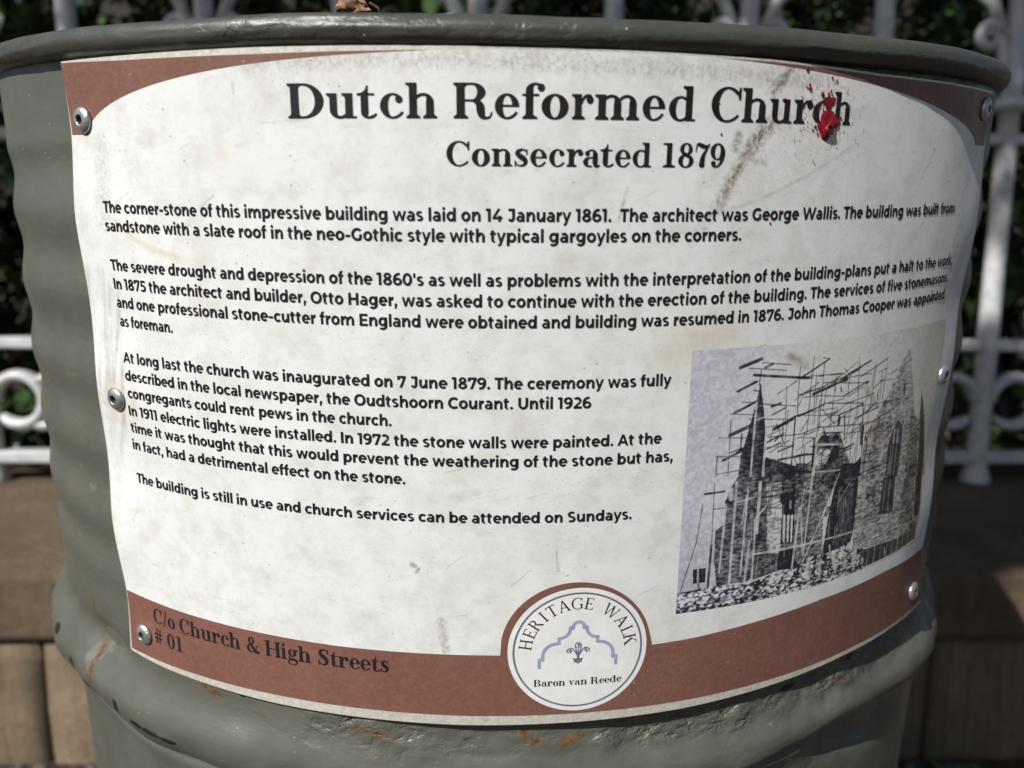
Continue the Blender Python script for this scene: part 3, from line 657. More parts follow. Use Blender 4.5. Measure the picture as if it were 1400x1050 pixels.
K('T', 860, g_rect(365, 0, 495, 1000), g_rect(260, 0, 600, 50), g_rect(50, 940, 810, 1000), g_rect(50, 780, 100, 1000), g_rect(760, 780, 810, 1000))
K('A', 920, g_poly((380, 1000), (500, 1000), (880, 0), (720, 0)), g_poly((400, 1000), (450, 950), (170, 0), (100, 0)), g_rect(210, 330, 640, 390), g_rect(20, 0, 270, 50), g_rect(620, 0, 960, 50))
K('G', 960, g_ring(520, 500, 470, 515, [(0, 60), (60, 100), (180, 140), (300, 90)], 58, 42, 320), g_rect(760, 60, 890, 430), g_rect(640, 400, 950, 450), g_rect(835, 700, 885, 990))
K('W', 1300, g_poly((60, 1000), (200, 1000), (470, 0), (400, 0)), g_poly((400, 0), (460, 0), (700, 960), (640, 960)), g_poly((580, 1000), (720, 1000), (980, 0), (900, 0)), g_poly((900, 0), (970, 0), (1240, 1000), (1170, 1000)), g_rect(0, 950, 290, 1000), g_rect(1080, 950, 1320, 1000), g_rect(500, 950, 760, 1000))
K('L', 780, lst(140, 270, 50, 360), g_rect(250, 0, 700, 58), g_rect(650, 0, 705, 240))
K('K', 940, lst(140, 270, 50, 360), g_poly((250, 420), (250, 500), (690, 1000), (770, 1000)), g_poly((390, 600), (500, 680), (930, 0), (750, 0)), g_rect(590, 950, 880, 1000), g_rect(650, 0, 990, 50))

def glyph_bbox(parts):
    xs = [p[0] for q in parts for p in q]; return min(xs), max(xs)
class Print:
    """flat ink shapes collected in sign coordinates, then laid on the curved sheet"""
    def __init__(s): s.pts = []; s.faces = []
    def poly(s, pts):
        n = len(s.pts); s.pts += [tuple(p) for p in pts]; s.faces.append(tuple(range(n, n + len(pts))))
    def glyph(s, parts, fn):
        for q in parts: s.poly([fn(x, y) for x, y in q])
    def build(s, name, mat, parent, off=L_INK):
        a = np.array(s.pts)
        # every face turned to the viewer
        fc = []
        for f in s.faces:
            P = a[list(f)]; ar = np.sum(P[:, 0] * np.roll(P[:, 1], -1) - np.roll(P[:, 0], -1) * P[:, 1])
            fc.append(f if ar > 0 else f[::-1])
        return mesh_obj(name, loc(surf(a[:, 0], a[:, 1], off)), fc, mat, parent, smooth=False)

def set_line(pr, font, text, s0, s1, z, em, shear=0.0):
    xs = 0; items = []
    for ch in text:
        adv, parts = font[ch]; items.append((xs, parts)); xs += adv
    first = glyph_bbox(items[0][1])[0]; last = items[-1][0] + glyph_bbox(items[-1][1])[1]
    k = (s1 - s0) / (last - first)
    for x0, parts in items:
        pr.glyph(parts, lambda x, y: (s0 + (x0 + x - first) * k, z + y * em))
    return k

def set_boxes(pr, font, boxes, z, cap):
    for ch, a, b_ in boxes:
        parts = font[ch][1]; l, r = glyph_bbox(parts); k = (b_ - a) / (r - l)
        pr.glyph(parts, lambda x, y: (a + (x - l) * k, z + y * cap / 1000))
TITLE=[('D',-0.3315,-0.2729),('u',-0.2686,-0.2212),('t',-0.2198,-0.1890),('c',-0.1843,-0.1482),('h',-0.1448,-0.0975),('R',-0.0726,-0.0143),('e',-0.0106,0.0259),('f',0.0302,0.0642),('o',0.0593,0.1001),('r',0.1052,0.1380),('m',0.1404,0.2096),('e',0.2145,0.2505),('d',0.2565,0.3000),('C',0.3264,0.3763),('h',0.3786,0.4256),('u',0.4287,0.4711),('r',0.4739,0.5111),('c',0.5117,0.5491),('h',0.5537,0.5923)]
CONS=[('C',-0.0843,-0.0494),('o',-0.0457,-0.0183),('n',-0.0157,0.0157),('s',0.0194,0.0395),('e',0.0432,0.0686),('c',0.0720,0.0959),('r',0.0986,0.1244),('a',0.1244,0.1510),('t',0.1510,0.1724),('e',0.1745,0.1988),('d',0.2019,0.2319),('1',0.2504,0.2713),('8',0.2760,0.3016),('7',0.3042,0.3285),('9',0.3296,0.3550)]
HERITAGE=[('H', 170.4, 0.0975), ('E', 156.4, 0.0923), ('R', 143.7, 0.0923), ('I', 131.6, 0.0943), ('T', 120.4, 0.0975), ('A', 106.6, 0.0957), ('G', 92.3, 0.0958), ('E', 79.3, 0.0961), ('W', 53.2, 0.1003), ('A', 35.1, 0.0961), ('L', 21.3, 0.0955), ('K', 9.0, 0.0992)]
GABLE=[(-0.0697, -0.0337), (-0.0692, -0.0176), (-0.0644, -0.0178), (-0.0639, -0.0051), (-0.0586, 0.0074), (-0.0491, 0.0141), (-0.034, 0.0174), (-0.0341, 0.0253), (-0.0245, 0.0264), (-0.0163, 0.0338), (-0.0139, 0.0485), (-0.009, 0.0459), (-0.0085, 0.0521), (-0.0045, 0.0581), (0.0003, 0.0594), (0.0066, 0.0567), (0.0095, 0.051), (0.0104, 0.0454), (0.0152, 0.0483), (0.0169, 0.0379), (0.0241, 0.0287), (0.0368, 0.0262), (0.0364, 0.0167), (0.0471, 0.015), (0.0572, 0.0085), (0.064, -0.0025), (0.0666, -0.0157), (0.0716, -0.0145), (0.0715, -0.0315)]
PIC_POLYS=[[0.46,1,[[774,915],[690,730],[610,594],[609,433],[1005,308],[935,608],[894,715],[895,597],[864,626],[825,773],[790,903]]],[0.45,1,[[597,477],[982,361],[1003,106],[984,17],[878,15],[749,79],[614,116],[609,250]]],[0.33,1,[[844,631],[895,597],[938,332],[853,360],[842,502]]],[0.33,1,[[853,404],[918,383],[948,117],[856,136]]],[0.16,1,[[206,859],[218,803],[229,731],[239,655],[242,509],[161,523],[162,599],[177,673],[188,737],[196,791]]],[0.3,1,[[158,524],[231,512],[239,109],[216,89],[155,92],[155,252]]],[0.22,1,[[103,320],[128,342],[127,432],[136,474],[158,519],[155,92],[119,89],[105,200]]],[0.24,1,[[227,518],[392,486],[430,79],[367,103],[321,110],[230,90]]],[0.2,1,[[236,588],[389,511],[392,480],[236,510]]],[0.5,1,[[254,478],[304,479],[320,334],[322,184],[278,194]]],[0.06,0,[[302,429],[367,430],[375,368],[362,309],[317,325]]],[0.07,0,[[316,330],[363,330],[366,214],[321,220]]],[0.12,0,[[317,193],[415,185],[424,86],[362,104],[321,115]]],[0.85,0,[[321,339],[328,343],[334,228],[329,224]]],[0.85,0,[[335,336],[343,339],[348,224],[343,220]]],[0.85,0,[[348,333],[356,336],[361,221],[356,217]]],[0.85,0,[[288,397],[311,392],[318,335],[299,334]]],[0.33,1,[[347,543],[523,506],[508,427],[470,316],[484,131],[394,115],[372,158]]],[0.34,1,[[416,624],[500,638],[564,481],[570,438],[407,477],[404,557]]],[0.7,1,[[423,579],[482,582],[457,516],[415,515]]],[0.12,0,[[481,584],[507,581],[508,525],[464,520]]],[0.12,1,[[520,506],[599,487],[607,359],[610,195],[597,122],[484,131],[492,295],[507,437]]],[0.14,0,[[560,472],[604,513],[592,649],[603,646],[609,428],[526,449]]],[0.25,0,[[534,336],[568,406],[587,385],[597,210],[542,216]]],[0.2,0,[[770,626],[801,589],[806,496],[807,370],[735,392],[732,532],[749,592]]],[0.18,0,[[729,387],[797,383],[805,212],[728,219]]],[0.1,0,[[933,332],[981,333],[993,128],[957,136]]],[0.15,0,[[890,716],[915,656],[975,434],[984,309],[944,324],[924,478],[903,594]]],[0.08,0,[[44,176],[56,176],[58,117],[45,117]]],[0.08,0,[[61,175],[82,175],[83,115],[64,116]]],[0.1,0,[[773,775],[783,773],[789,729],[779,731]]],[0.5,2,[[2,83],[88,96],[155,88],[225,81],[266,92],[317,106],[428,95],[438,-6],[278,-73],[-5,-6]]],[0.5,2,[[385,106],[420,139],[489,129],[594,145],[620,114],[670,97],[683,1],[557,-9],[396,-11]]],[0.2,3,[[671,91],[749,85],[860,70],[984,101],[995,12],[871,6],[682,7]]]]
PIC_LINES=[[0.1,[141,929,203,954],2.94],[0.1,[167,924,286,905],0.82],[0.1,[208,940,297,924],0.98],[0.1,[217,921,240,933],2.29],[0.1,[184,898,356,868],2.29],[0.1,[139,844,194,874],2.29],[0.1,[133,765,195,799],2.29],[0.1,[153,803,199,796],0.82],[0.1,[211,790,327,767],0.98],[0.1,[248,776,276,784],2.29],[0.1,[122,763,195,752],0.65],[0.1,[125,684,197,717],3.27],[0.1,[263,689,326,722],3.27],[0.1,[326,727,369,734],1.63],[0.1,[180,738,301,721],0.82],[0.1,[93,679,233,660],0.82],[0.1,[245,661,376,654],0.98],[0.1,[111,592,165,622],2.61],[0.1,[127,618,233,650],1.31],[0.1,[90,609,158,600],0.65],[0.1,[192,566,247,581],1.31],[0.1,[244,615,288,632],1.63],[0.1,[282,600,332,615],1.63],[0.1,[285,567,384,571],2.29],[0.1,[94,542,162,547],0.65],[0.1,[251,517,390,505],1.63],[0.1,[251,743,294,765],1.31],[0.1,[125,745,128,532],0.82],[0.1,[92,609,92,537],1.14],[0.1,[161,684,161,623],1.31],[0.1,[331,821,336,735],0.82],[0.1,[291,844,298,712],0.82],[0.1,[330,726,333,497],1.63],[0.1,[269,707,301,626],0.82],[0.1,[206,918,202,860],0.65],[0.1,[331,913,332,802],0.65],[0.1,[289,723,302,503],0.65],[0.1,[267,641,282,658],1.31],[0.1,[206,859,211,794],1.96],[0.1,[188,843,204,837],1.31],[0.1,[358,566,373,489],0.65],[0.1,[340,570,364,491],0.65],[0.1,[327,872,375,866],2.61],[0.1,[344,875,431,929],1.63],[0.1,[519,864,597,898],1.63],[0.1,[407,936,431,929],0.98],[0.1,[376,945,372,805],0.82],[0.1,[414,917,418,654],1.14],[0.1,[369,876,410,866],0.82],[0.1,[405,871,499,862],0.65],[0.1,[333,806,423,826],1.31],[0.1,[385,803,456,826],2.61],[0.1,[456,826,502,843],1.96],[0.1,[417,841,598,812],0.82],[0.1,[515,855,517,773],0.82],[0.1,[548,917,565,695],0.98],[0.1,[422,791,504,775],0.98],[0.1,[520,772,573,799],0.82],[0.1,[340,725,430,758],1.63],[0.1,[430,761,586,735],1.14],[0.1,[488,704,587,730],1.47],[0.1,[423,740,477,672],0.98],[0.1,[354,665,376,709],0.65],[0.1,[374,824,376,661],0.98],[0.1,[346,654,425,672],1.14],[0.1,[339,730,488,704],0.49],[0.1,[425,669,586,650],1.14],[0.1,[437,643,511,633],1.63],[0.1,[587,730,599,596],1.31],[0.1,[514,695,524,603],1.63],[0.1,[493,694,492,667],3.27],[0.1,[347,642,401,632],0.82],[0.1,[551,637,556,504],0.98],[0.1,[586,650,597,566],2.61],[0.1,[524,562,564,574],1.96],[0.1,[520,553,560,559],1.31],[0.1,[522,491,630,485],1.96],[0.1,[395,599,419,594],1.31],[0.1,[353,572,408,567],1.63],[0.1,[406,626,408,517],2.61],[0.1,[373,603,379,488],1.31],[0.1,[360,502,518,482],1.63],[0.1,[435,665,515,457],1.31],[0.1,[490,840,502,843],5.55],[0.1,[434,623,446,621],6.53],[0.1,[483,616,493,614],5.55],[0.1,[613,593,621,576],1.63],[0.1,[597,817,590,809],1.63],[0.1,[492,883,520,854],0.98],[0.1,[486,812,490,797],1.63],[0.1,[336,763,357,817],0.65],[0.1,[444,761,501,766],0.49],[0.85,[416,624,416,480],2.61],[0.85,[762,514,761,395],1.14],[0.85,[780,509,782,389],0.98],[0.85,[750,522,750,398],0.82],[0.85,[757,584,759,531],2.94],[0.85,[774,580,782,525],2.29],[0.85,[423,601,501,587],1.96],[0.85,[199,796,199,521],1.96],[0.85,[238,693,239,515],2.29],[0.85,[200,731,235,740],1.31],[0.12,[64,470,121,472],1.96],[0.12,[90,510,94,263],0.82],[0.12,[94,263,92,90],2.29],[0.12,[94,407,124,407],1.14],[0.12,[201,429,397,424],1.47],[0.12,[9,90,48,286],0.98],[0.12,[48,286,59,432],0.49],[0.12,[59,178,64,90],1.96],[0.12,[6,83,85,86],1.63],[0.12,[131,431,154,422],3.27],[0.12,[205,368,195,285],2.29],[0.12,[228,389,313,371],0.98],[0.82,[157,500,159,97],2.29],[0.82,[130,416,124,145],1.96],[0.82,[195,464,193,120],1.96],[0.82,[233,487,235,286],3.27],[0.82,[228,339,232,95],1.96],[0.82,[233,200,419,195],1.96],[0.82,[213,255,208,91],2.29],[0.82,[257,388,223,340],1.63],[0.82,[376,357,371,107],1.96],[0.82,[388,431,376,254],1.14],[0.82,[386,303,409,150],1.14],[0.82,[109,200,148,200],0.98],[0.82,[143,473,144,439],4.25],[0.82,[162,423,225,434],1.47],[0.82,[192,445,184,332],1.31],[0.82,[57,219,60,117],1.31],[0.82,[342,391,344,365],2.29],[0.82,[65,218,66,192],1.63],[0.8,[413,510,412,378],2.61],[0.8,[412,378,409,153],1.63],[0.8,[519,465,412,126],1.63],[0.8,[381,365,404,160],1.31],[0.8,[387,197,616,193],1.96],[0.8,[616,193,885,194],1.47],[0.8,[419,493,518,479],1.63],[0.8,[384,425,422,414],1.31],[0.8,[498,293,503,196],0.82],[0.8,[528,338,567,412],1.14],[0.8,[613,399,617,345],2.94],[0.8,[683,92,953,73],0.98],[0.8,[744,372,745,239],0.98],[0.8,[768,370,774,229],0.98],[0.8,[431,125,439,41],4.9],[0.8,[475,129,485,27],3.59],[0.8,[533,105,545,51],4.25],[0.8,[582,105,590,41],3.59],[0.8,[627,106,630,38],6.53],[0.8,[512,161,519,120],1.96],[0.8,[594,145,604,109],1.96],[0.8,[787,58,792,27],1.63],[0.8,[858,123,869,19],1.31],[0.8,[721,225,784,209],1.63],[0.8,[800,365,811,216],0.98],[0.12,[402,31,608,29],1.31],[0.12,[454,91,464,39],1.31],[0.12,[503,98,519,49],1.96],[0.12,[563,84,568,32],1.96],[0.12,[657,101,668,18],1.63],[0.12,[441,117,456,118],1.31],[0.12,[730,382,798,377],1.31],[0.12,[616,335,627,331],2.29],[0.12,[489,327,482,303],4.9]]
pr = Print(); set_boxes(pr, SERIF, TITLE, 0.0655, 0.0505); pr.build('heading', M_ink, sign)
pr = Print(); set_boxes(pr, SERIF, CONS, -0.0033, 0.0362); pr.build('subheading', M_ink, sign)
EM = 0.0284 / 1000
PARAS = [
 [("The corner-stone of this impressive building was laid on 14 January 1861.  The architect was George Wallis. The building was built from", -0.7253, 0.9386, -0.0862),
  ("sandstone with a slate roof in the neo-Gothic style with typical gargoyles on the corners.", -0.7254, 0.3948, -0.1180)],
 [("The severe drought and depression of the 1860's as well as problems with the interpretation of the building-plans put a halt to the work.", -0.7262, 0.9653, -0.1872),
  ("In 1875 the architect and builder, Otto Hager, was asked to continue with the erection of the building. The services of five stonemasons", -0.7260, 0.9515, -0.2207),
  ("and one professional stone-cutter from England were obtained and building was resumed in 1876. John Thomas Cooper was appointed", -0.7250, 0.9503, -0.2545),
  ("as foreman.", -0.7217, -0.5888, -0.2887)],
 [("At long last the church was inaugurated on 7 June 1879. The ceremony was fully", -0.7215, 0.2854, -0.3562),
  ("described in the local newspaper, the Oudtshoorn Courant. Until 1926", -0.7206, 0.1491, -0.3904),
  ("congregants could rent pews in the church.", -0.7187, -0.1830, -0.4240)],
 [("In 1911 electric lights were installed. In 1972 the stone walls were painted. At the", -0.7220, 0.2740, -0.4587),
  ("time it was thought that this would prevent the weathering of the stone but has,", -0.7237, 0.2959, -0.4927),
  ("in fact, had a detrimental effect on the stone.", -0.7262, -0.1627, -0.5276)],
 [("The building is still in use and church services can be attended on Sundays.", -0.7262, 0.2267, -0.5960)],
]
for para in PARAS:
    pr = Print()
    for text, s0, s1, z in para:
        k = set_line(pr, SANS, text, s0, s1, z, EM)
        print('LINE', round(k * 1000, 5), text[:20])
    pr.build('paragraph', M_ink, sign)
pr = Print()
set_line(pr, SERIF, "C/o Church & High Streets", -0.7252, -0.2035, -0.9015, 0.0335 / 1000)
set_line(pr, SERIF, "# 01", -0.7265, -0.6476, -0.9480, 0.0335 / 1000)
pr.build('street_caption', M_inkbrown, sign)

# ---------------------------------------------------------------- round badge
def bpt(x, y): return (BC[0] + x, BC[1] + y)
pr = Print()
N = 72
for i in range(N):
    a0, a1 = 2 * math.pi * i / N, 2 * math.pi * (i + 1) / N
    for r0, r1 in ((0, 0.03), (0.03, 0.06), (0.06, 0.095), (0.095, 0.127)):
        q = [bpt(r * math.cos(a), r * math.sin(a)) for r, a in ((r0, a0), (r1, a0), (r1, a1), (r0, a1))]
        pr.poly(q if r0 else q[1:3] + [q[0]])
badge = pr.build('round_badge', M_disc, sign, L_DISC)
pr = Print()
for i in range(N):
    a0, a1 = 2 * math.pi * i / N, 2 * math.pi * (i + 1) / N
    pr.poly([bpt(r * math.cos(a), r * math.sin(a)) for r, a in ((0.1148, a0), (0.1182, a0), (0.1182, a1), (0.1148, a1))])
pr.build('badge_ring', M_ring, badge)
pr = Print()
for ch, ang, rad in HERITAGE:
    adv, parts = CAPS[ch]; l, r = glyph_bbox(parts); sc = 0.0230 / 1000
    a = RAD(ang); up = (math.cos(a), math.sin(a)); rt = (math.sin(a), -math.cos(a))
    def fn(x, y):
        u = (x - (l + r) / 2) * sc * 1.0; w = 0.0960 - 0.0115 + y * sc
        return bpt(up[0] * w + rt[0] * u, up[1] * w + rt[1] * u)
    pr.glyph(parts, fn)
pr.build('badge_lettering', M_ink, badge)
pr = Print(); set_line(pr, SERIF, "Baron van Reede", BC[0] - 0.0796, BC[0] + 0.0823, BC[1] - 0.0722, 0.0145 / 1000); pr.build('badge_name', M_ink, badge)
# stepped gable outline
pr = Print()
def ink_path(pr, pts, w):
    for (x0, y0), (x1, y1) in zip(pts[:-1], pts[1:]):
        L = math.hypot(x1 - x0, y1 - y0) + 1e-9; tx, ty = (x1 - x0) / L, (y1 - y0) / L; nx, ny = -ty * w / 2, tx * w / 2
        ex, ey = tx * w * 0.32, ty * w * 0.32
        pr.poly([bpt(x0 - ex + nx, y0 - ey + ny), bpt(x1 + ex + nx, y1 + ey + ny), bpt(x1 + ex - nx, y1 + ey - ny), bpt(x0 - ex - nx, y0 - ey - ny)])
def qarc(cx, cy, rx, ry, a0, a1, n=9): return [(cx + rx * math.cos(RAD(a0 + (a1 - a0) * k / n)), cy + ry * math.sin(RAD(a0 + (a1 - a0) * k / n))) for k in range(n + 1)]
for sg in (-1, 1):
    half = [(0.0700, -0.0325), (0.0700, -0.0160), (0.0640, -0.0170), (0.0640, -0.0090)] + qarc(0.0380, -0.0090, 0.0260, 0.0250, 0, 90) + [(0.0350, 0.0165), (0.0350, 0.0262)] + qarc(0.0350, 0.0460, 0.0200, 0.0195, 270, 180) + [(0.0150, 0.0478), (0.0100, 0.0462)] + qarc(0, 0.0478, 0.0100, 0.0110, 0, 90)
    ink_path(pr, [(sg * x, y) for x, y in half], 0.0062)
pr.build('gable_emblem', M_lilac, badge, L_INK - 0.0001)
pr = Print()
def bstroke(*pts): pr.glyph(g_stroke(*[(a, b_, w * 1.3) for a, b_, w in pts]), lambda x, y: bpt(x / 9200, y / 9200))
for ring in (g_ring(0, 110, 52, 58, 14, 12), g_ring(-150, 0, 48, 42, 14, 13, 20, 400), g_ring(150, 10, 48, 42, 14, 13)):
    pr.glyph(ring, lambda x, y: bpt(x / 9200, y / 9200))
bstroke((-52, 110, 14), (-40, 40, 14), (-14, -60, 16), (-6, -160, 16)); bstroke((52, 110, 14), (42, 40, 14), (16, -60, 16), (8, -160, 16)); bstroke((0, 130, 12), (0, -160, 12))
bstroke((-190, -10, 12), (-150, 40, 14), (-100, 46, 16), (-50, -20, 18), (-16, -90, 16)); bstroke((190, 0, 12), (150, 52, 14), (100, 48, 16), (50, -16, 18), (16, -90, 16))
bstroke((-150, -14, 22), (-120, 10, 26)); bstroke((150, -4, 22), (125, 20, 26)); bstroke((-20, 120, 18), (15, 130, 22), (20, 90, 14))
bstroke((-80, -150, 22), (-40, -170, 30), (0, -160, 26), (40, -170, 30), (75, -145, 22)); bstroke((-60, -220, 24), (-30, -200, 20), (0, -230, 28), (35, -205, 20), (60, -215, 22)); bstroke((-70, -190, 14), (70, -185, 14))
pr.build('fleur_emblem', M_lilacdark, badge, L_INK)

# ---------------------------------------------------------------- the printed old photograph: tones of the picture itself
W_, H_ = 540, 410
gx, gy = np.meshgrid(np.linspace(0, 1000, W_), np.linspace(0, 1000, H_), indexing='ij')
asp = 0.657 / 0.4964
def pnoise(f, seed, fx=1.0, octv=4): return fbm(gx / 1000 * asp * fx + 3, gy / 1000 + 3, seed, f, octv)
tone = 0.80 + 0.10 * smooth(0, 330, gx) + 0.05 * pnoise(6, 51) - 0.10 * smooth(500, 0, gy) * smooth(400, 0, gx)
tone += 0.10 * (RNG.random(tone.shape) - 0.5)
def inside(poly):
    r = np.zeros(gx.shape, bool); n = len(poly)
    for i in range(n):
        x0, y0 = poly[i]; x1, y1 = poly[(i + 1) % n]
        if y0 == y1: continue
        c = ((y0 > gy) != (y1 > gy)) & (gx < (x1 - x0) * (gy - y0) / (y1 - y0) + x0); r ^= c
    return r
brick = 0.80 * pnoise(170, 61, 0.40, 1) + 0.45 * pnoise(34, 62, 0.8, 2) + 0.25 * (RNG.random((W_, H_)) - .5)
brick = brick + 0.55 * fbm(gx / 1000 * 11 + 3, gy / 1000 * 0.9 + 3, 88, 4.0, 3) * smooth(760, 690, gx)
rub = np.abs(pnoise(62, 63, 0.6, 2)) * 1.9 - 0.26 + 0.8 * pnoise(150, 69, 0.7, 1) + 0.5 * pnoise(16, 70, 0.6, 2)
for tn, tex, poly in PIC_POLYS:
    m = inside(poly)
    if tex == 1: val = tn + 0.08 * (tn > 0.4) + 0.03 + brick * (0.30 + 0.85 * tn)
    elif tex == 2: val = 0.50 + 1.5 * rub
    elif tex == 3: val = tn + 0.28 * (np.abs((gx % 34) - 17) < 2.2) + 0.6 * rub * tn
    else: val = tn + 0.10 * pnoise(30, 65)
    tone = np.where(m, val, tone)
more = []
for _ in range(110):
    x0 = RNG.uniform(190, 700); y0 = RNG.uniform(430, 900) - max(0, (430 - x0)) * 0.35
    if RNG.random() < 0.45: more.append((RNG.choice([.1, .2]), [x0, y0, x0 - RNG.uniform(-4, 10), y0 - RNG.uniform(50, 190)], RNG.uniform(.5, .9)))
    else:
        ln = RNG.uniform(40, 130); more.append((RNG.choice([.08, .18]), [x0, y0, x0 + ln, y0 + ln * RNG.uniform(-0.1, .75)], RNG.uniform(.5, 1.3)))
for _ in range(26):
    x0 = RNG.uniform(190, 560); y0 = RNG.uniform(180, 420); more.append((RNG.uniform(.5, .8), [x0, y0, x0 + RNG.uniform(-8, 14), y0 - RNG.uniform(40, 150)], RNG.uniform(.5, .9)))
for tn, (x0, y0, x1, y1), wd in more + PIC_LINES:
    X0, Y0, X1, Y1 = x0 * asp, y0, x1 * asp, y1; dx, dy = X1 - X0, Y1 - Y0
    t = np.clip(((gx * asp - X0) * dx + (gy - Y0) * dy) / (dx * dx + dy * dy + 1e-6), 0, 1)
    dist = np.hypot(gx * asp - X0 - t * dx, gy - Y0 - t * dy); hw = max(wd, 0.9) * 2.15
    a = np.clip((hw - dist) / 2.6 + 0.5, 0, 1) * (0.75 if wd < 1.2 else 0.92)
    a = a * np.clip(0.9 + 0.9 * pnoise(34, 66, 1, 2), 0, 1)
    tone = tone * (1 - a) + tn * a
tone = tone + 0.16 * pnoise(90, 73, 1, 1) + 0.03 * pnoise(15, 74, 1, 3) * smooth(900, 500, gy)
fade = 0.42 * smooth(560, 950, gx) * smooth(420, 900, gy) + 0.10 * smooth(600, 950, gx); tone = tone * (1 - fade) + 0.72 * fade
tone = (tone - 0.55) * 1.18 + 0.55
tone = np.clip(tone + 0.07 * (RNG.random(tone.shape) - 0.5), 0.03, 0.97)
# ink colours: bluish blacks, lavender paper at the left edge, warmer paper inside, sepia at the far right
warm = smooth(60, 420, gx); sep_ = smooth(760, 960, gx) * 0.7
hi = np.stack([0.64 + 0.08 * warm, 0.625 + 0.08 * warm, 0.70 - 0.03 * warm], -1)
lowc = np.stack([0.018 + 0.02 * sep_, 0.016 + 0.012 * sep_, 0.026 - 0.012 * sep_], -1)
tt3 = (tone ** 1.55)[..., None]
pcol = lowc + (hi - lowc) * tt3
pcol[..., 2] *= 1 - 0.22 * sep_; pcol[..., 1] *= 1 - 0.08 * sep_
for sx, sy, ex, ey, w in ((294, 955, 345, 915, 14), (585, 800, 655, 705, 12), (640, 620, 700, 560, 20)):    # brown smears over the print
    dx, dy = ex - sx, ey - sy; t = np.clip(((gx - sx) * dx + (gy - sy) * dy) / (dx * dx + dy * dy), 0, 1)
    a = (np.exp(-(np.hypot(gx - sx - t * dx, gy - sy - t * dy) / w) ** 2) * np.clip(0.75 + 1.4 * pnoise(40, 67), 0, 1))[..., None] * 0.75
    pcol = pcol * (1 - a) + np.array([0.22, 0.17, 0.11]) * a
S3 = 0.3200 + gx / 1000 * 0.657; Z3 = -0.7943 + gy / 1000 * 0.4964
mesh_obj('photograph', loc(surf(S3, Z3, L_BROWN).reshape(-1, 3)), grid_faces(W_, H_), M_photo, sign, attrs={'tone': pcol.reshape(-1, 3)})

# ---------------------------------------------------------------- rivets
def frame_at(s, z):
    p = surf(np.array(s), np.array(z), 0.0); e = 1e-3
    ds = surf(np.array(s + e), np.array(z), 0.0) - p; dz = surf(np.array(s), np.array(z + e), 0.0) - p
    ds /= np.linalg.norm(ds); dz /= np.linalg.norm(dz); n = np.cross(ds, dz); return p, ds, dz, n
RP = [(0.0222, 0.000), (0.0222, 0.0016), (0.0210, 0.0036), (0.0178, 0.0058), (0.0140, 0.0072), (0.0104, 0.0080), (0.0088, 0.0080), (0.0080, 0.0068), (0.0072, 0.0040), (0.0068, -0.001), (0.0, -0.001)]
for k, (s0, z0, lean) in enumerate([(-0.7570, 0.0687, .10), (-0.7514, -0.4309, .0), (-0.7580, -0.9405, .12), (1.0300, 0.1085, -.15), (0.9925, -0.4187, .0), (1.0077, -0.9329, .1)]):
    p, ds, dz, n_ = frame_at(s0, z0); n = 28; V = []; Fc = []
    for r, h in RP:
        for a in range(n):
            an = 2 * math.pi * a / n; wob = 1 + 0.02 * math.sin(3 * an + k)
            V.append(p + ds * r * wob * math.cos(an) + dz * r * wob * math.sin(an) + n_ * (h + 0.0022 + lean * 0.02 * (r * math.cos(an + k))))
    for i in range(len(RP) - 1):
        for a in range(n): Fc.append((i * n + a, i * n + (a + 1) % n, (i + 1) * n + (a + 1) % n, (i + 1) * n + a))
    hole = [1 if i >= 7 else 0 for i in range(len(RP) - 1) for a in range(n)]
    mesh_obj('rivet', loc(np.array(V)), Fc, None, sign, mats=[M_rivet, M_hole], fmat=hole)

# ---------------------------------------------------------------- red paint thrown at the heading
GS, GZ = np.meshgrid(np.linspace(0.515, 0.582, 150), np.linspace(0.036, 0.116, 180), indexing='ij')
def cap(x, z, r, h):
    r = r * 1.10; return h * np.maximum(0, 1 - ((GS - x) ** 2 + (GZ - z) ** 2) / r ** 2)
hgt = np.zeros_like(GS)
for x, z, r, h in ((0.5420, 0.0500, 0.0100, 0.0050), (0.5430, 0.0580, 0.0130, 0.0056), (0.5480, 0.0650, 0.0135, 0.0050), (0.5380, 0.0640, 0.0110, 0.0044), (0.5560, 0.0690, 0.0110, 0.0040), (0.5640, 0.0690, 0.0070, 0.0030), (0.5400, 0.0740, 0.0110, 0.0034), (0.5450, 0.0800, 0.0110, 0.0030),
                    (0.5420, 0.0880, 0.0110, 0.0026), (0.5460, 0.0950, 0.0100, 0.0024), (0.5420, 0.1000, 0.0090, 0.0024), (0.5500, 0.1000, 0.0070, 0.0022), (0.5360, 0.0980, 0.0060, 0.0022), (0.5300, 0.0610, 0.0060, 0.0026), (0.5350, 0.0560, 0.0070, 0.0030), (0.5510, 0.0560, 0.0070, 0.0032),
                    (0.5350, 0.0800, 0.0050, 0.0020), (0.5540, 0.0760, 0.0070, 0.0024), (0.5270, 0.0640, 0.0040, 0.0020), (0.5530, 0.1040, 0.0040, 0.002), (0.5350, 0.1030, 0.0040, 0.002)):
    hgt = np.maximum(hgt, cap(x, z, r, h)) + 0.25 * np.minimum(hgt, cap(x, z, r, h))
hgt = hgt * (0.42 + 0.58 * smooth(0.074, 0.066, GZ))
hgt += 0.0022 * smooth(0.0735, 0.0660, GZ) * fbm(GS * 10 + 2, GZ * 10 + 2, 71, 16, 3) * (hgt > 0)
for x, z, r in ((0.5437, 0.0578, 0.0048), (0.5370, 0.0905, 0.0042), (0.5530, 0.0900, 0.0042)):       # a crater and two bare spots
    hgt = np.where(np.hypot(GS - x, GZ - z) < r, -1, hgt)
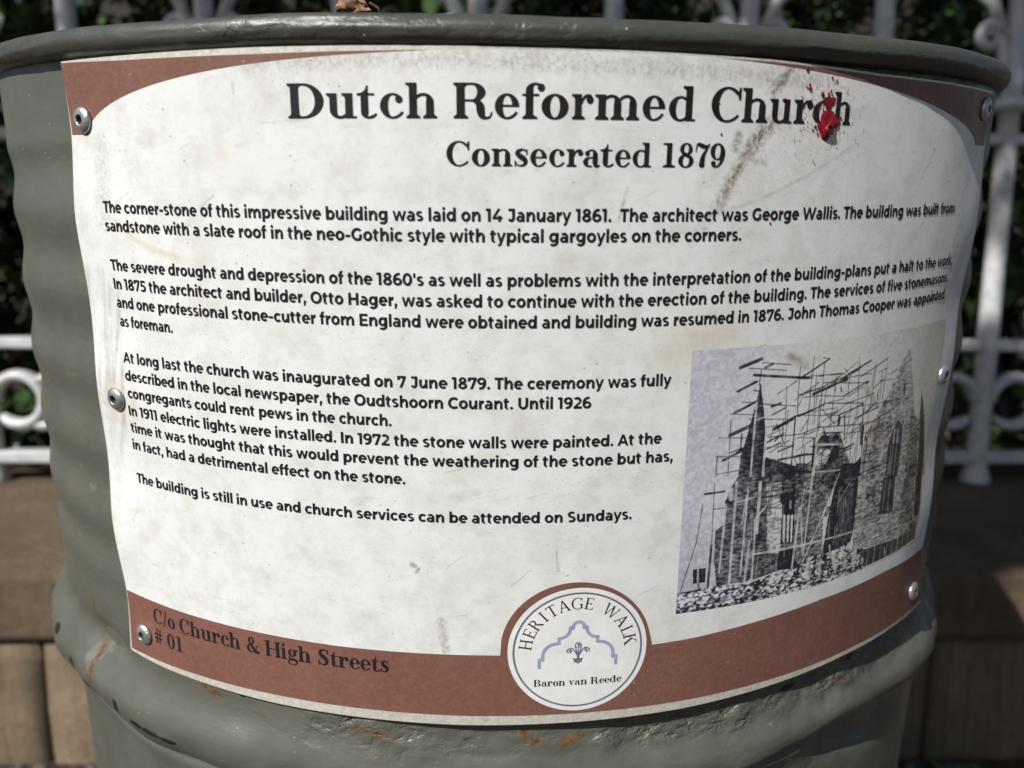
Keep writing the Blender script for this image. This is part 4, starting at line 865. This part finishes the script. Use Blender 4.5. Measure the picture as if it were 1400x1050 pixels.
hgt += 0.0018 * np.exp(-((np.hypot(GS - 0.5437, GZ - 0.0578) - 0.0062) / 0.0016) ** 2) * (hgt > 0)
ids = -np.ones(hgt.shape, int); keep = hgt > 0.0002; ids[keep] = np.arange(keep.sum())
V = surf(GS[keep], GZ[keep], L_SHEET + np.clip(hgt[keep], 0.0003, None)); Fc = []
for i in range(149):
    q = np.stack([ids[i, :-1], ids[i + 1, :-1], ids[i + 1, 1:], ids[i, 1:]], 1); Fc += q[(q >= 0).all(1)].tolist()
V = V.tolist(); drops = [(0.4934, 0.1476, .0042, 1.5), (0.5017, 0.1193, .0046, 1.2), (0.5005, 0.1249, .0032, 1), (0.4957, 0.1205, .0022, 1), (0.5276, 0.1111, .0050, 1.1), (0.5443, 0.1165, .0028, 1), (0.5400, 0.1120, .0030, 1.4), (0.5189, 0.0613, .0042, .8), (0.5443, 0.1369, .0028, 1.2), (0.5545, 0.1323, .0026, 1.2),
    (0.5127, 0.0773, .0030, 1), (0.4545, 0.1010, .0040, .8), (0.5560, 0.0520, .0026, 1), (0.5700, 0.0760, .0034, 1), (0.3460, 0.0470, .0026, 1), (0.4470, -0.0910, .0024, 1.4), (0.3390, 0.0930, .0020, 1), (0.5250, 0.0505, .0030, 1), (0.5150, 0.0560, .0026, 1), (0.5310, 0.1080, .002, 1), (0.5480, 0.1110, .0026, 1)]
for _ in range(330):
    rr_ = abs(RNG.normal(0, 0.038)) + 0.012; an = RNG.uniform(0, 2 * math.pi); drops.append((0.538 + rr_ * math.cos(an) * 1.05, 0.078 + rr_ * math.sin(an), RNG.choice([.0007, .0009, .0012, .0016], p=[.4, .3, .2, .1]), 1))
for _ in range(60): drops.append((RNG.uniform(0.40, 0.64), RNG.uniform(0.0, 0.14), RNG.choice([.0007, .0010]), 1))
for x, z, r, el in drops:
    r = r * 0.72
    if z > float(print_top(x)) - 0.004 or z < -0.1: continue
    n = 10; b0 = len(V)
    pts = [(x, z, 0.55)] + [(x + 0.66 * r * math.cos(2 * math.pi * k / n), z + 0.66 * r * el * math.sin(2 * math.pi * k / n), 0.4) for k in range(n)] + [(x + r * math.cos(2 * math.pi * k / n), z + r * el * math.sin(2 * math.pi * k / n), 0.02) for k in range(n)]
    for px_, pz_, h in pts: V.append(surf(np.array(px_), np.array(pz_), L_INK + 0.0002 + r * h).tolist())
    for k in range(n):
        Fc.append((b0, b0 + 1 + k, b0 + 1 + (k + 1) % n)); Fc.append((b0 + 1 + k, b0 + 1 + n + k, b0 + 1 + n + (k + 1) % n, b0 + 1 + (k + 1) % n))
tag(mesh_obj('paint_splatter', loc(np.array(V)), Fc, M_red, sign), 'glossy red paint splashed over the end of the heading')
# ------------------------------------------------------------------ what stands behind the drum
FPX = 1049.87
def ray(px, py):
    return VIEW[:, 0] * (px - 700) / FPX + VIEW[:, 1] - VIEW[:, 2] * (py - 525) / FPX
def at(px, py, Y):
    d = ray(px, py); return d * (Y / d[1]) + np.array([0, 0, CAM_H])
WALL_Y = 1.10
TOP_Z = float(at(30, 783, WALL_Y)[2])
d_ = ray(30, 657); FENCE_Y = float((TOP_Z - CAM_H) / d_[2] * d_[1])
FOOT_Z = float(at(40, 1018, WALL_Y)[2])
print('wall top', TOP_Z, 'fence y', FENCE_Y, 'foot', FOOT_Z)

# ground
M_soil = mat_simple('dark_soil', (0.060, 0.048, 0.036), 0.95, 0.5, 40, 0.8, 90, 0.01, spec=0.2)
nx_, ny_ = 160, 160
gxs = np.sign(np.linspace(-1, 1, nx_)) * np.abs(np.linspace(-1, 1, nx_)) ** 3 * 60; gys = 1.0 + np.sign(np.linspace(-1, 1, ny_)) * np.abs(np.linspace(-1, 1, ny_)) ** 3 * 60
GX, GY = np.meshgrid(gxs, gys, indexing='ij'); GZ2 = 0.012 * fbm(GX + 70, GY + 70, 81, 1.7, 4) + 0.0 * GX
tag(mesh_obj('ground', np.stack([GX, GY, GZ2], -1).reshape(-1, 3), grid_faces(nx_, ny_), M_soil), 'dark bare soil at the foot of the wall', None, None, 'structure')
M_peb = mat_simple('pebbles', (0.13, 0.105, 0.08), 0.9, 0.6, 14, 0.4, 120, 0.003, spec=0.2)
g = Geo()
for _ in range(2600):
    x = RNG.uniform(-1.5, 1.5); y = RNG.uniform(0.55, WALL_Y - 0.005); r = RNG.uniform(0.003, 0.011) * (1 if RNG.random() < .85 else 1.8)
    n = 6; sc = RNG.uniform(.6, 1.2, 3); rot = RNG.uniform(0, 6.28)
    V = [(x, y, r * .9 * sc[2])] + [(x + r * sc[0] * math.cos(rot + k) * 1.0, y + r * sc[1] * math.sin(rot + k), r * RNG.uniform(.2, .6)) for k in np.linspace(0, 2 * math.pi, n, endpoint=False)] + [(x + r * 1.1 * sc[0] * math.cos(rot + k), y + r * 1.1 * sc[1] * math.sin(rot + k), -0.006) for k in np.linspace(0, 2 * math.pi, n, endpoint=False)]
    F_ = [(0, 1 + k, 1 + (k + 1) % n) for k in range(n)] + [(1 + k, 1 + n + k, 1 + n + (k + 1) % n, 1 + (k + 1) % n) for k in range(n)]
    g.add(V, F_)
tag(g.build('gravel', M_peb, None, False), 'loose dark gravel along the foot of the stone wall', None, None, 'stuff')

# stone wall: coping slabs over one course of blocks
M_stone, n, l, b = new_mat('sandstone'); q = NB(M_stone); v = q.coord()
col = q.ramp(q.noise(v, 7, 6, 0.65), [(0.3, (0.12, 0.087, 0.056)), (0.55, (0.175, 0.130, 0.086)), (0.75, (0.24, 0.183, 0.125))])
col = q.mix(q.ramp(q.noise(q.coord((90, 90, 6)), 1.0, 5, 0.7), [(0.5, 0.0), (0.72, 0.55)]), col, (0.055, 0.042, 0.030))
col = q.mix(q.ramp(q.noise(v, 120, 5, 0.7), [(0.55, 0.0), (0.75, 0.5)]), col, (0.25, 0.19, 0.135))
l.new(col, b.inputs['Base Color']); b.inputs['Roughness'].default_value = 0.92; b.inputs['Specular IOR Level'].default_value = 0.2
l.new(q.bump(q.noise(v, 45, 8, 0.75), 0.9, 0.012), b.inputs['Normal'])
M_stone_pale = M_stone.copy(); M_stone_pale.name = 'pale_sandstone'
for nd in M_stone_pale.node_tree.nodes:
    if nd.type == 'VALTORGB' and len(nd.color_ramp.elements) == 3:
        for e in nd.color_ramp.elements: e.color = tuple(c * 1.5 for c in e.color[:3]) + (1,)
wall = empty('stone_wall', (0, WALL_Y + 0.2, 0)); tag(wall, 'low brown sandstone wall under the white iron fence, behind the drum', 'wall')
def stone(name, x0, x1, y0, y1, z0, z1, seed):
    n = 9; V = []; F_ = []; c = np.array([(x0 + x1) / 2, (y0 + y1) / 2, (z0 + z1) / 2]); h = np.array([(x1 - x0) / 2, (y1 - y0) / 2, (z1 - z0) / 2])
    lin = np.linspace(-1, 1, n); idx = {}
    def vid(p):
        k = tuple(np.round(p, 4))
        if k not in idx:
            idx[k] = len(V); p = np.array(p); rad = 0.004
            w = p * h; inner_ = np.clip(w, -(h - rad), h - rad); dd = w - inner_; L = np.linalg.norm(dd)
            if L > 1e-9: w = inner_ + dd / L * rad
            s_ = Vector((w + c) * 9 + seed * 3.1); s2 = Vector((w + c) * 30 + seed)
            w = w + np.array([mnoise.noise(s_), mnoise.noise(s_ + Vector((5, 0, 0))), mnoise.noise(s_ + Vector((0, 5, 0)))]) * 0.003 + np.array([mnoise.noise(s2)] * 3) * 0.0015
            V.append(tuple(w + c - np.array([0, WALL_Y + 0.2, 0])))
        return idx[k]
    for ax_ in range(3):
        for sd in (-1, 1):
            for i in range(n - 1):
                for j in range(n - 1):
                    q4 = []
                    for a, bb in ((i, j), (i + 1, j), (i + 1, j + 1), (i, j + 1)):
                        p = [0, 0, 0]; p[ax_] = sd; p[(ax_ + 1) % 3] = lin[a]; p[(ax_ + 2) % 3] = lin[bb]; q4.append(vid(p))
                    F_.append(q4 if sd > 0 else q4[::-1])
    return mesh_obj(name, V, F_, M_stone if name == 'coping_stone' else M_stone_pale, wall)
MID_Z = float(at(40, 878, WALL_Y)[2]); jx = float(at(62, 950, WALL_Y)[0])
x = -2.25
for k in range(5): stone('coping_stone', x + 0.003, x + 0.897, WALL_Y - 0.008, FENCE_Y + 0.16, MID_Z + 0.004, TOP_Z, 10 + k); x += 0.90
x = jx - 5 * 0.34
for k in range(12): stone('stone_block', x + 0.004, x + 0.336, WALL_Y, WALL_Y + 0.3, -0.08, MID_Z - 0.003, 40 + k); x += 0.34

# iron fence
M_iron, n, l, b = new_mat('white_iron_paint'); q = NB(M_iron); v = q.coord()
col = q.ramp(q.noise(v, 25, 5), [(0.3, (0.44, 0.44, 0.45)), (0.7, (0.60, 0.60, 0.59))])
col = q.mix(q.ramp(q.noise(v, 60, 6, 0.7), [(0.54, 0.0), (0.70, 0.8)]), col, (0.20, 0.16, 0.12))
l.new(col, b.inputs['Base Color']); b.inputs['Roughness'].default_value = 0.38
l.new(q.bump(q.noise(v, 140, 4), 0.3, 0.002), b.inputs['Normal'])
fence = empty('iron_fence', (0, FENCE_Y, TOP_Z)); tag(fence, 'white ornate cast iron fence with rings and scrolls, on the stone wall', 'fence')
FO = np.array([0, FENCE_Y, TOP_Z])
def fl_(px, py, dy=0.0): return at(px, py, FENCE_Y) - FO + np.array([0, dy, 0])
z_low = float(np.mean([fl_(30, 616)[2], fl_(1340, 631)[2]])); z_up = float(np.mean([fl_(30, 466)[2], fl_(1340, 474)[2]])); z_thin = float(fl_(1370, 192)[2])
z_ring = (z_low + z_up) / 2; PITCH = float(fl_(1386, 60)[0] - fl_(1020, 60)[0]) / 2
x_s = float(fl_(1386, 90)[0])
def bar_box(g, x0, x1, y0, y1, z0, z1, c=0.004):
    V = []
    for z_, ins in ((z0, c), (z0 + c, 0), (z1 - c, 0), (z1, c)):
        V += [(x0 + ins, y0 + ins, z_), (x1 - ins, y0 + ins, z_), (x1 - ins, y1 - ins, z_), (x0 + ins, y1 - ins, z_)]
    F_ = [(3, 2, 1, 0), (12, 13, 14, 15)] + [(4 * i + k, 4 * i + (k + 1) % 4, 4 * i + 4 + (k + 1) % 4, 4 * i + 4 + k) for i in range(3) for k in range(4)]
    g.add(V, F_)
for nm, z_, hh in (('bottom_rail', z_low, 0.013), ('middle_rail', z_up, 0.012), ('upper_rail', z_thin, 0.011)):
    g = Geo(); bar_box(g, -2.2, 2.2, -0.018, 0.018, z_ - hh, z_ + hh); g.build(nm, M_iron, fence, False)
scroll_x = []
def post(x, scrolls):
    g = Geo(); R_ = 0.021
    prof = [(0.030, 0.0), (0.030, 0.012), (0.026, 0.02), (R_, z_low * 0.75), (R_, z_low), (R_, z_up), (R_ * .92, (z_up + z_thin) / 2), (R_ * .95, z_thin), (R_ * .95, z_thin + 0.055), (0.040, z_thin + 0.058), (0.042, z_thin + 0.070), (0.038, z_thin + 0.080), (R_ * .95, z_thin + 0.085), (R_ * .9, z_thin + 0.25), (R_ * .9, z_thin + 0.9), (0.0, z_thin + 0.92)]
    g.lathe(prof, (x, 0), 16); g.build('post', M_iron, fence)
    if not scrolls: return
    for sg in (-1, 1):
        g = Geo(); rr = 0.052; cx = x + sg * (R_ + rr - 0.006); n = 26
        ang = np.linspace(math.pi * (1 if sg > 0 else 0), math.pi * (1 if sg > 0 else 0) + (2 * math.pi - .7) * (-sg), n)
        zc = z_ring
        g.tube([(cx + rr * math.cos(a), 0, zc + rr * math.sin(a)) for a in ang], [0.0125] * (n - 3) + [0.012, 0.010, 0.007], 10, 1.5); g.build('ring', M_iron, fence)
        # curl that ends in a hook beside the ring
        g = Geo(); hx = cx + sg * (rr + 0.045)
        pts = [(cx + sg * rr * .72, 0, zc + rr * .78), (cx + sg * (rr + .012), 0, zc + rr * .98), (hx, 0, zc + rr * 1.15), (hx + sg * .022, 0, zc + rr * .72), (hx + sg * .006, 0, zc + rr * .36)]
        g.tube(pts, [.008, .012, .014, .013, .016], 10, 1.3); g.build('curl', M_iron, fence)
        g = Geo(); g.tube([(cx + sg * .01, 0, zc - rr * .9), (cx + sg * .05, 0, zc - rr * 1.05), (hx, 0, zc - rr * .8), (hx + sg * .01, 0, z_low + .01)], [.010, .012, .012, .011], 10, 1.3); g.build('curl', M_iron, fence)
        # volute on the upper part
        g = Geo(); P = []; Rr = []
        z0 = z_thin + 0.10; P += [(x + sg * .012, 0, z0), (x + sg * .020, 0, z0 + .05), (x + sg * .030, 0, z0 + .095)]; Rr += [.012, .013, .013]
        scx, scz = x + sg * .052, z0 + .098
        for t in np.linspace(0, 1, 26):
            a = math.pi * 1.0 + t * math.pi * 2.9; rad = 0.027 * (1 - 0.72 * t)
            P.append((scx + sg * rad * math.cos(a) * 1.0, 0, scz - rad * math.sin(a))); Rr.append(.0125 - .005 * t)
        g.tube(P, Rr, 12, 1.0); g.build('volute', M_iron, fence)
        g = Geo(); g.tube([(x + sg * .026, 0, z0 + .10), (x + sg * .055, 0, z0 + .165), (x + sg * .105, 0, z0 + .20), (x + sg * .14, 0, z0 + .27)], [.012, .013, .012, .010], 12); g.build('volute', M_iron, fence)
for k in range(-8, 3):
    x = x_s + k * PITCH
    if k == -8: x += 0.045
    post(x, k % 2 == 0)

# foliage helpers
def leaf_mesh(g, p, d, up, L, w):
    d = d.normalized(); sx = d.cross(up)
    if sx.length < 1e-3: sx = Vector((1, 0, 0))
    sx.normalize(); nn = sx.cross(d)
    a = p; m1 = p + d * L * .35; m2 = p + d * L * .72; e = p + d * L - nn * L * .12
    V = [a, m1 + sx * w * .5 + nn * w * .18, m1, m1 - sx * w * .5 + nn * w * .18, m2 + sx * w * .36 + nn * w * .10, m2, m2 - sx * w * .36 + nn * w * .10, e]
    g.add(V, [(0, 2, 1), (0, 3, 2), (1, 2, 5, 4), (2, 3, 6, 5), (4, 5, 7), (5, 6, 7)])
def leaf_mat(name, c, rough=0.35):
    m, n, l, b = new_mat(name); q = NB(m)
    info = n.new('ShaderNodeNewGeometry')
    l.new(q.ramp(info.outputs['Random Per Island'], [(0.0, tuple(x * .45 for x in c)), (0.6, c), (0.95, tuple(min(1, x * 1.9) for x in c)), (1.0, (0.22, 0.15, 0.09))]), b.inputs['Base Color'])
    b.inputs['Roughness'].default_value = rough; b.inputs['Specular IOR Level'].default_value = 0.5
    return m
M_bark = mat_simple('bark', (0.085, 0.062, 0.045), 0.95, 0.4, 30, 0.8, 60, 0.01)
M_leafA = leaf_mat('leaf_dark', (0.034, 0.066, 0.020)); M_leafB = leaf_mat('leaf_olive', (0.052, 0.080, 0.026)); M_leafC = leaf_mat('leaf_mixed', (0.042, 0.074, 0.026))
def rnd_dir(): return Vector(RNG.normal(0, 1, 3)).normalized()
def shrub(x, y, z0, rx, ry, h, n, L, mat, label):
    root = empty('shrub', (x, y, z0)); tag(root, label, 'shrub', 'shrubs behind the fence')
    g = Geo()
    for k in range(9):
        a = RNG.uniform(0, 6.28); t = RNG.uniform(.3, .9); top = (rx * t * math.cos(a), ry * t * math.sin(a), h * RNG.uniform(.6, .95))
        g.tube([(0.04 * math.cos(a), 0.04 * math.sin(a), 0), (top[0] * .4, top[1] * .4, top[2] * .5), top], [.016, .011, .004], 7)
    g.build('stem', M_bark, root)
    g = Geo(); clumps = [(Vector((RNG.uniform(-1, 1), RNG.uniform(-1, 1), RNG.uniform(0.02, 1)))) for _ in range(int(n / 22))]
    for c in clumps:
        c = Vector((c.x * rx, c.y * ry, c.z * h)); cd = (c - Vector((0, 0, h * .4))).normalized()
        for _ in range(22):
            p = c + rnd_dir() * RNG.uniform(0, .075); dr = (cd * .5 + rnd_dir()).normalized()
            leaf_mesh(g, p, dr, Vector((0, 0, 1)), L * RNG.uniform(.7, 1.3), L * RNG.uniform(.4, .55))
    g.build('foliage', mat, root)
specs = [(-1.75, 'shrub with dark glossy leaves behind the fence, first from the left'), (-0.95, 'dark leafy shrub behind the fence, above the left end of the drum rim'),
         (-0.1, 'dense dark shrub behind the fence, behind the middle of the drum rim'), (0.75, 'dark shrub with dry tan leaves behind the fence, above the word Church'), (1.55, 'olive green shrub behind the fence, beyond the right end of the rim')]
for k, (x, lb) in enumerate(specs):
    shrub(x, FENCE_Y + 0.62 + 0.05 * (k % 2), TOP_Z - 0.05, 0.60, 0.38, 1.35 + 0.1 * (k % 2), 5600, 0.075, (M_leafA, M_leafC, M_leafA, M_leafB, M_leafC)[k], lb)
# soil bank the shrubs grow in, level with the wall top
g = Geo(); bar_box(g, -8, 8, FENCE_Y + 0.163, 7.0, 0.02, TOP_Z - 0.045); tag(g.build('planting_bank', M_soil, None, False), 'dark soil bed behind the fence', None, None, 'structure')
# house wall far behind the shrubs
M_house = mat_simple('shaded_plaster', (0.030, 0.026, 0.020), 0.9, 0.2, 5, 0.4, 40, 0.006)  # plaster colour taken down to stand in for deep shade behind the shrubs
g = Geo(); bar_box(g, -6, 6, 4.2, 4.4, TOP_Z - 0.1, 3.2); tag(g.build('garden_wall', M_house, None, False), 'plain plastered wall seen through gaps in the shrubs, coloured dark as if in shade', 'wall')
# low weed at the right foot of the wall
wp = at(1318, 1046, WALL_Y - 0.12); weed = empty('weed', (wp[0], wp[1], 0)); tag(weed, 'small green weed growing in the shade right of the drum', 'weed')
g = Geo()
for k in range(14):
    a = RNG.uniform(0, 6.28); leaf_mesh(g, Vector((0, 0, 0.01)), Vector((math.cos(a), math.sin(a), RNG.uniform(.5, 1.8))), Vector((0, 0, 1)), RNG.uniform(.04, .075), .022)
g.build('leaf', leaf_mat('leaf_weed', (0.05, 0.10, 0.03)), weed)

# a tree out on the pavement to the left of the viewer; its crown shades the shrubs and dapples the fence
cr = math.cos(SUN_EL); e_ = Vector((math.cos(SUN_AZ), math.sin(SUN_AZ), 0)); sd = sun_dir.normalized(); upv = e_.cross(sd); upv = upv if upv.z > 0 else -upv
org = Vector((0, 0.55, CAM_H))
def sun_uv(p): d = Vector(p) - org; return d.dot(e_), d.dot(upv)
print('sun uv: hedge L', sun_uv((-1, 2.2, .9)), 'R', sun_uv((1.5, 2.2, .9)), 'hedge top', sun_uv((0, 2.2, 1.3)), 'rimtop', sun_uv((0, .5, .82)), 'fence L', sun_uv((-.9, FENCE_Y, .6)), 'fence R', sun_uv((1.0, FENCE_Y, .75)), 'wallL', sun_uv((-.6, 1.2, TOP_Z)))
def at_sun(u, v, t): return org + e_ * u + upv * v + sd * t

# a curled dry leaf caught behind the rim
M_dry = mat_simple('dry_leaf', (0.30, 0.17, 0.11), 0.8, 0.4, 200, 0.5, 400, 0.0008, spec=0.3)
lp = at(483, 9, 0.372); lf = empty('dry_leaf', tuple(lp)); tag(lf, 'curled dry brown leaf caught on top of the drum rim', 'leaf')
n1_, n2_ = 14, 9; V = []
for i in range(n1_):
    t = i / (n1_ - 1); wd = 0.0062 * math.sin(math.pi * (0.08 + 0.90 * t)) ** 0.8
    for j in range(n2_):
        w = (j / (n2_ - 1) * 2 - 1)
        V.append((-0.0075 + 0.015 * t + 0.0012 * math.sin(9 * w), 0.004 * (w * w) + 0.0016 * math.sin(11 * t + 3 * w), -0.0035 + wd * w * 0.9 + 0.0025 * math.sin(4 * t) + 0.0035))
blade = mesh_obj('blade', V, grid_faces(n1_, n2_), M_dry, lf)
g = Geo(); g.tube([(0.0072, 0.001, 0.002), (0.011, 0.001, 0.000), (0.013, 0.001, -0.006)], [.0006, .0006, .0005], 6); g.build('stalk', M_bark, lf)
shade, keep_lit = [], []
for _ in range(190):
    shade.append((RNG.uniform(-1.4, 2.1), RNG.uniform(1.95, 2.7), RNG.uniform(.45, 1.75)))
for _ in range(330):
    shade.append((RNG.uniform(.60, 1.7), RNG.uniform(1.08, FENCE_Y), RNG.uniform(0.0, 0.62)))
for _ in range(40):
    shade.append((RNG.uniform(-1.3, 1.3), FENCE_Y, RNG.uniform(.95, 1.25)))
for x in np.linspace(-.33, .33, 9):
    for y in (.3, .42):
        for z in (.1, .35, .6, .83): keep_lit.append((x, y, z))
for x in np.linspace(-1.2, -.35, 8):
    for y, z in ((1.1, .05), (1.1, .3), (1.3, TOP_Z), (FENCE_Y, TOP_Z), (FENCE_Y, TOP_Z + .15), (FENCE_Y, TOP_Z + .3)): keep_lit.append((x, y, z))
KL = np.array([sun_uv(p) for p in keep_lit])
crown_pts = []
for p in shade:
    uv = np.array(sun_uv(p))
    if np.hypot(*(KL - uv).T).min() < 0.235: continue
    crown_pts.append(Vector(p) + sd * (RNG.uniform(4.4, 5.4)))
cu = np.array([sun_uv(p) for p in crown_pts]); print('crown blobs', len(crown_pts), cu.min(0), cu.max(0))
mid = sum(crown_pts, Vector()) / len(crown_pts)
print('KLu', KL.min(0), KL.max(0), 'mid', mid)
tb = org + e_ * (cu[:, 0].max() + 0.55) + sd * 4.9
tree_base = Vector((tb.x, tb.y, 0))
tree = empty('street_tree', tree_base); tag(tree, 'leafy pavement tree shading the shrubs and the fence', 'tree')
g = Geo(); fork = Vector((tree_base.x - .25, tree_base.y - .1, mid.z - .2)) - tree_base
g.tube([(0, 0, -.05), (0.05, 0.02, .9), fork * .75, fork], [.12, .10, .085, .07], 12)
g.build('trunk', M_bark, tree)
gb = Geo(); made = 0
def clear_of_lit(pts):
    return all(np.hypot(*(KL - np.array(sun_uv(p + tree_base))).T).min() > 0.30 for p in pts)
for k in range(len(crown_pts)):
    if made >= 16: break
    c = crown_pts[(k * 37) % len(crown_pts)] - tree_base; m_ = (fork + c) * .5 + Vector((0, 0, .35))
    path = [fork + (m_ - fork) * t for t in np.linspace(0, 1, 9)] + [m_ + (c - m_) * t for t in np.linspace(0, 1, 9)]
    if clear_of_lit(path[1:]): gb.tube([fork, m_, c], [.045, .025, .007], 7); made += 1
print('limbs', made, 'trunk clear', clear_of_lit([fork * t for t in np.linspace(0, 1, 30)]))
gb.build('limb', M_bark, tree)
g = Geo()
for c in crown_pts:
    for _ in range(15):
        p = c - tree_base + rnd_dir() * RNG.uniform(0, .13); leaf_mesh(g, p, rnd_dir(), Vector((0, 0, 1)), RNG.uniform(.07, .12), RNG.uniform(.045, .065))
g.build('crown', M_leafB, tree)
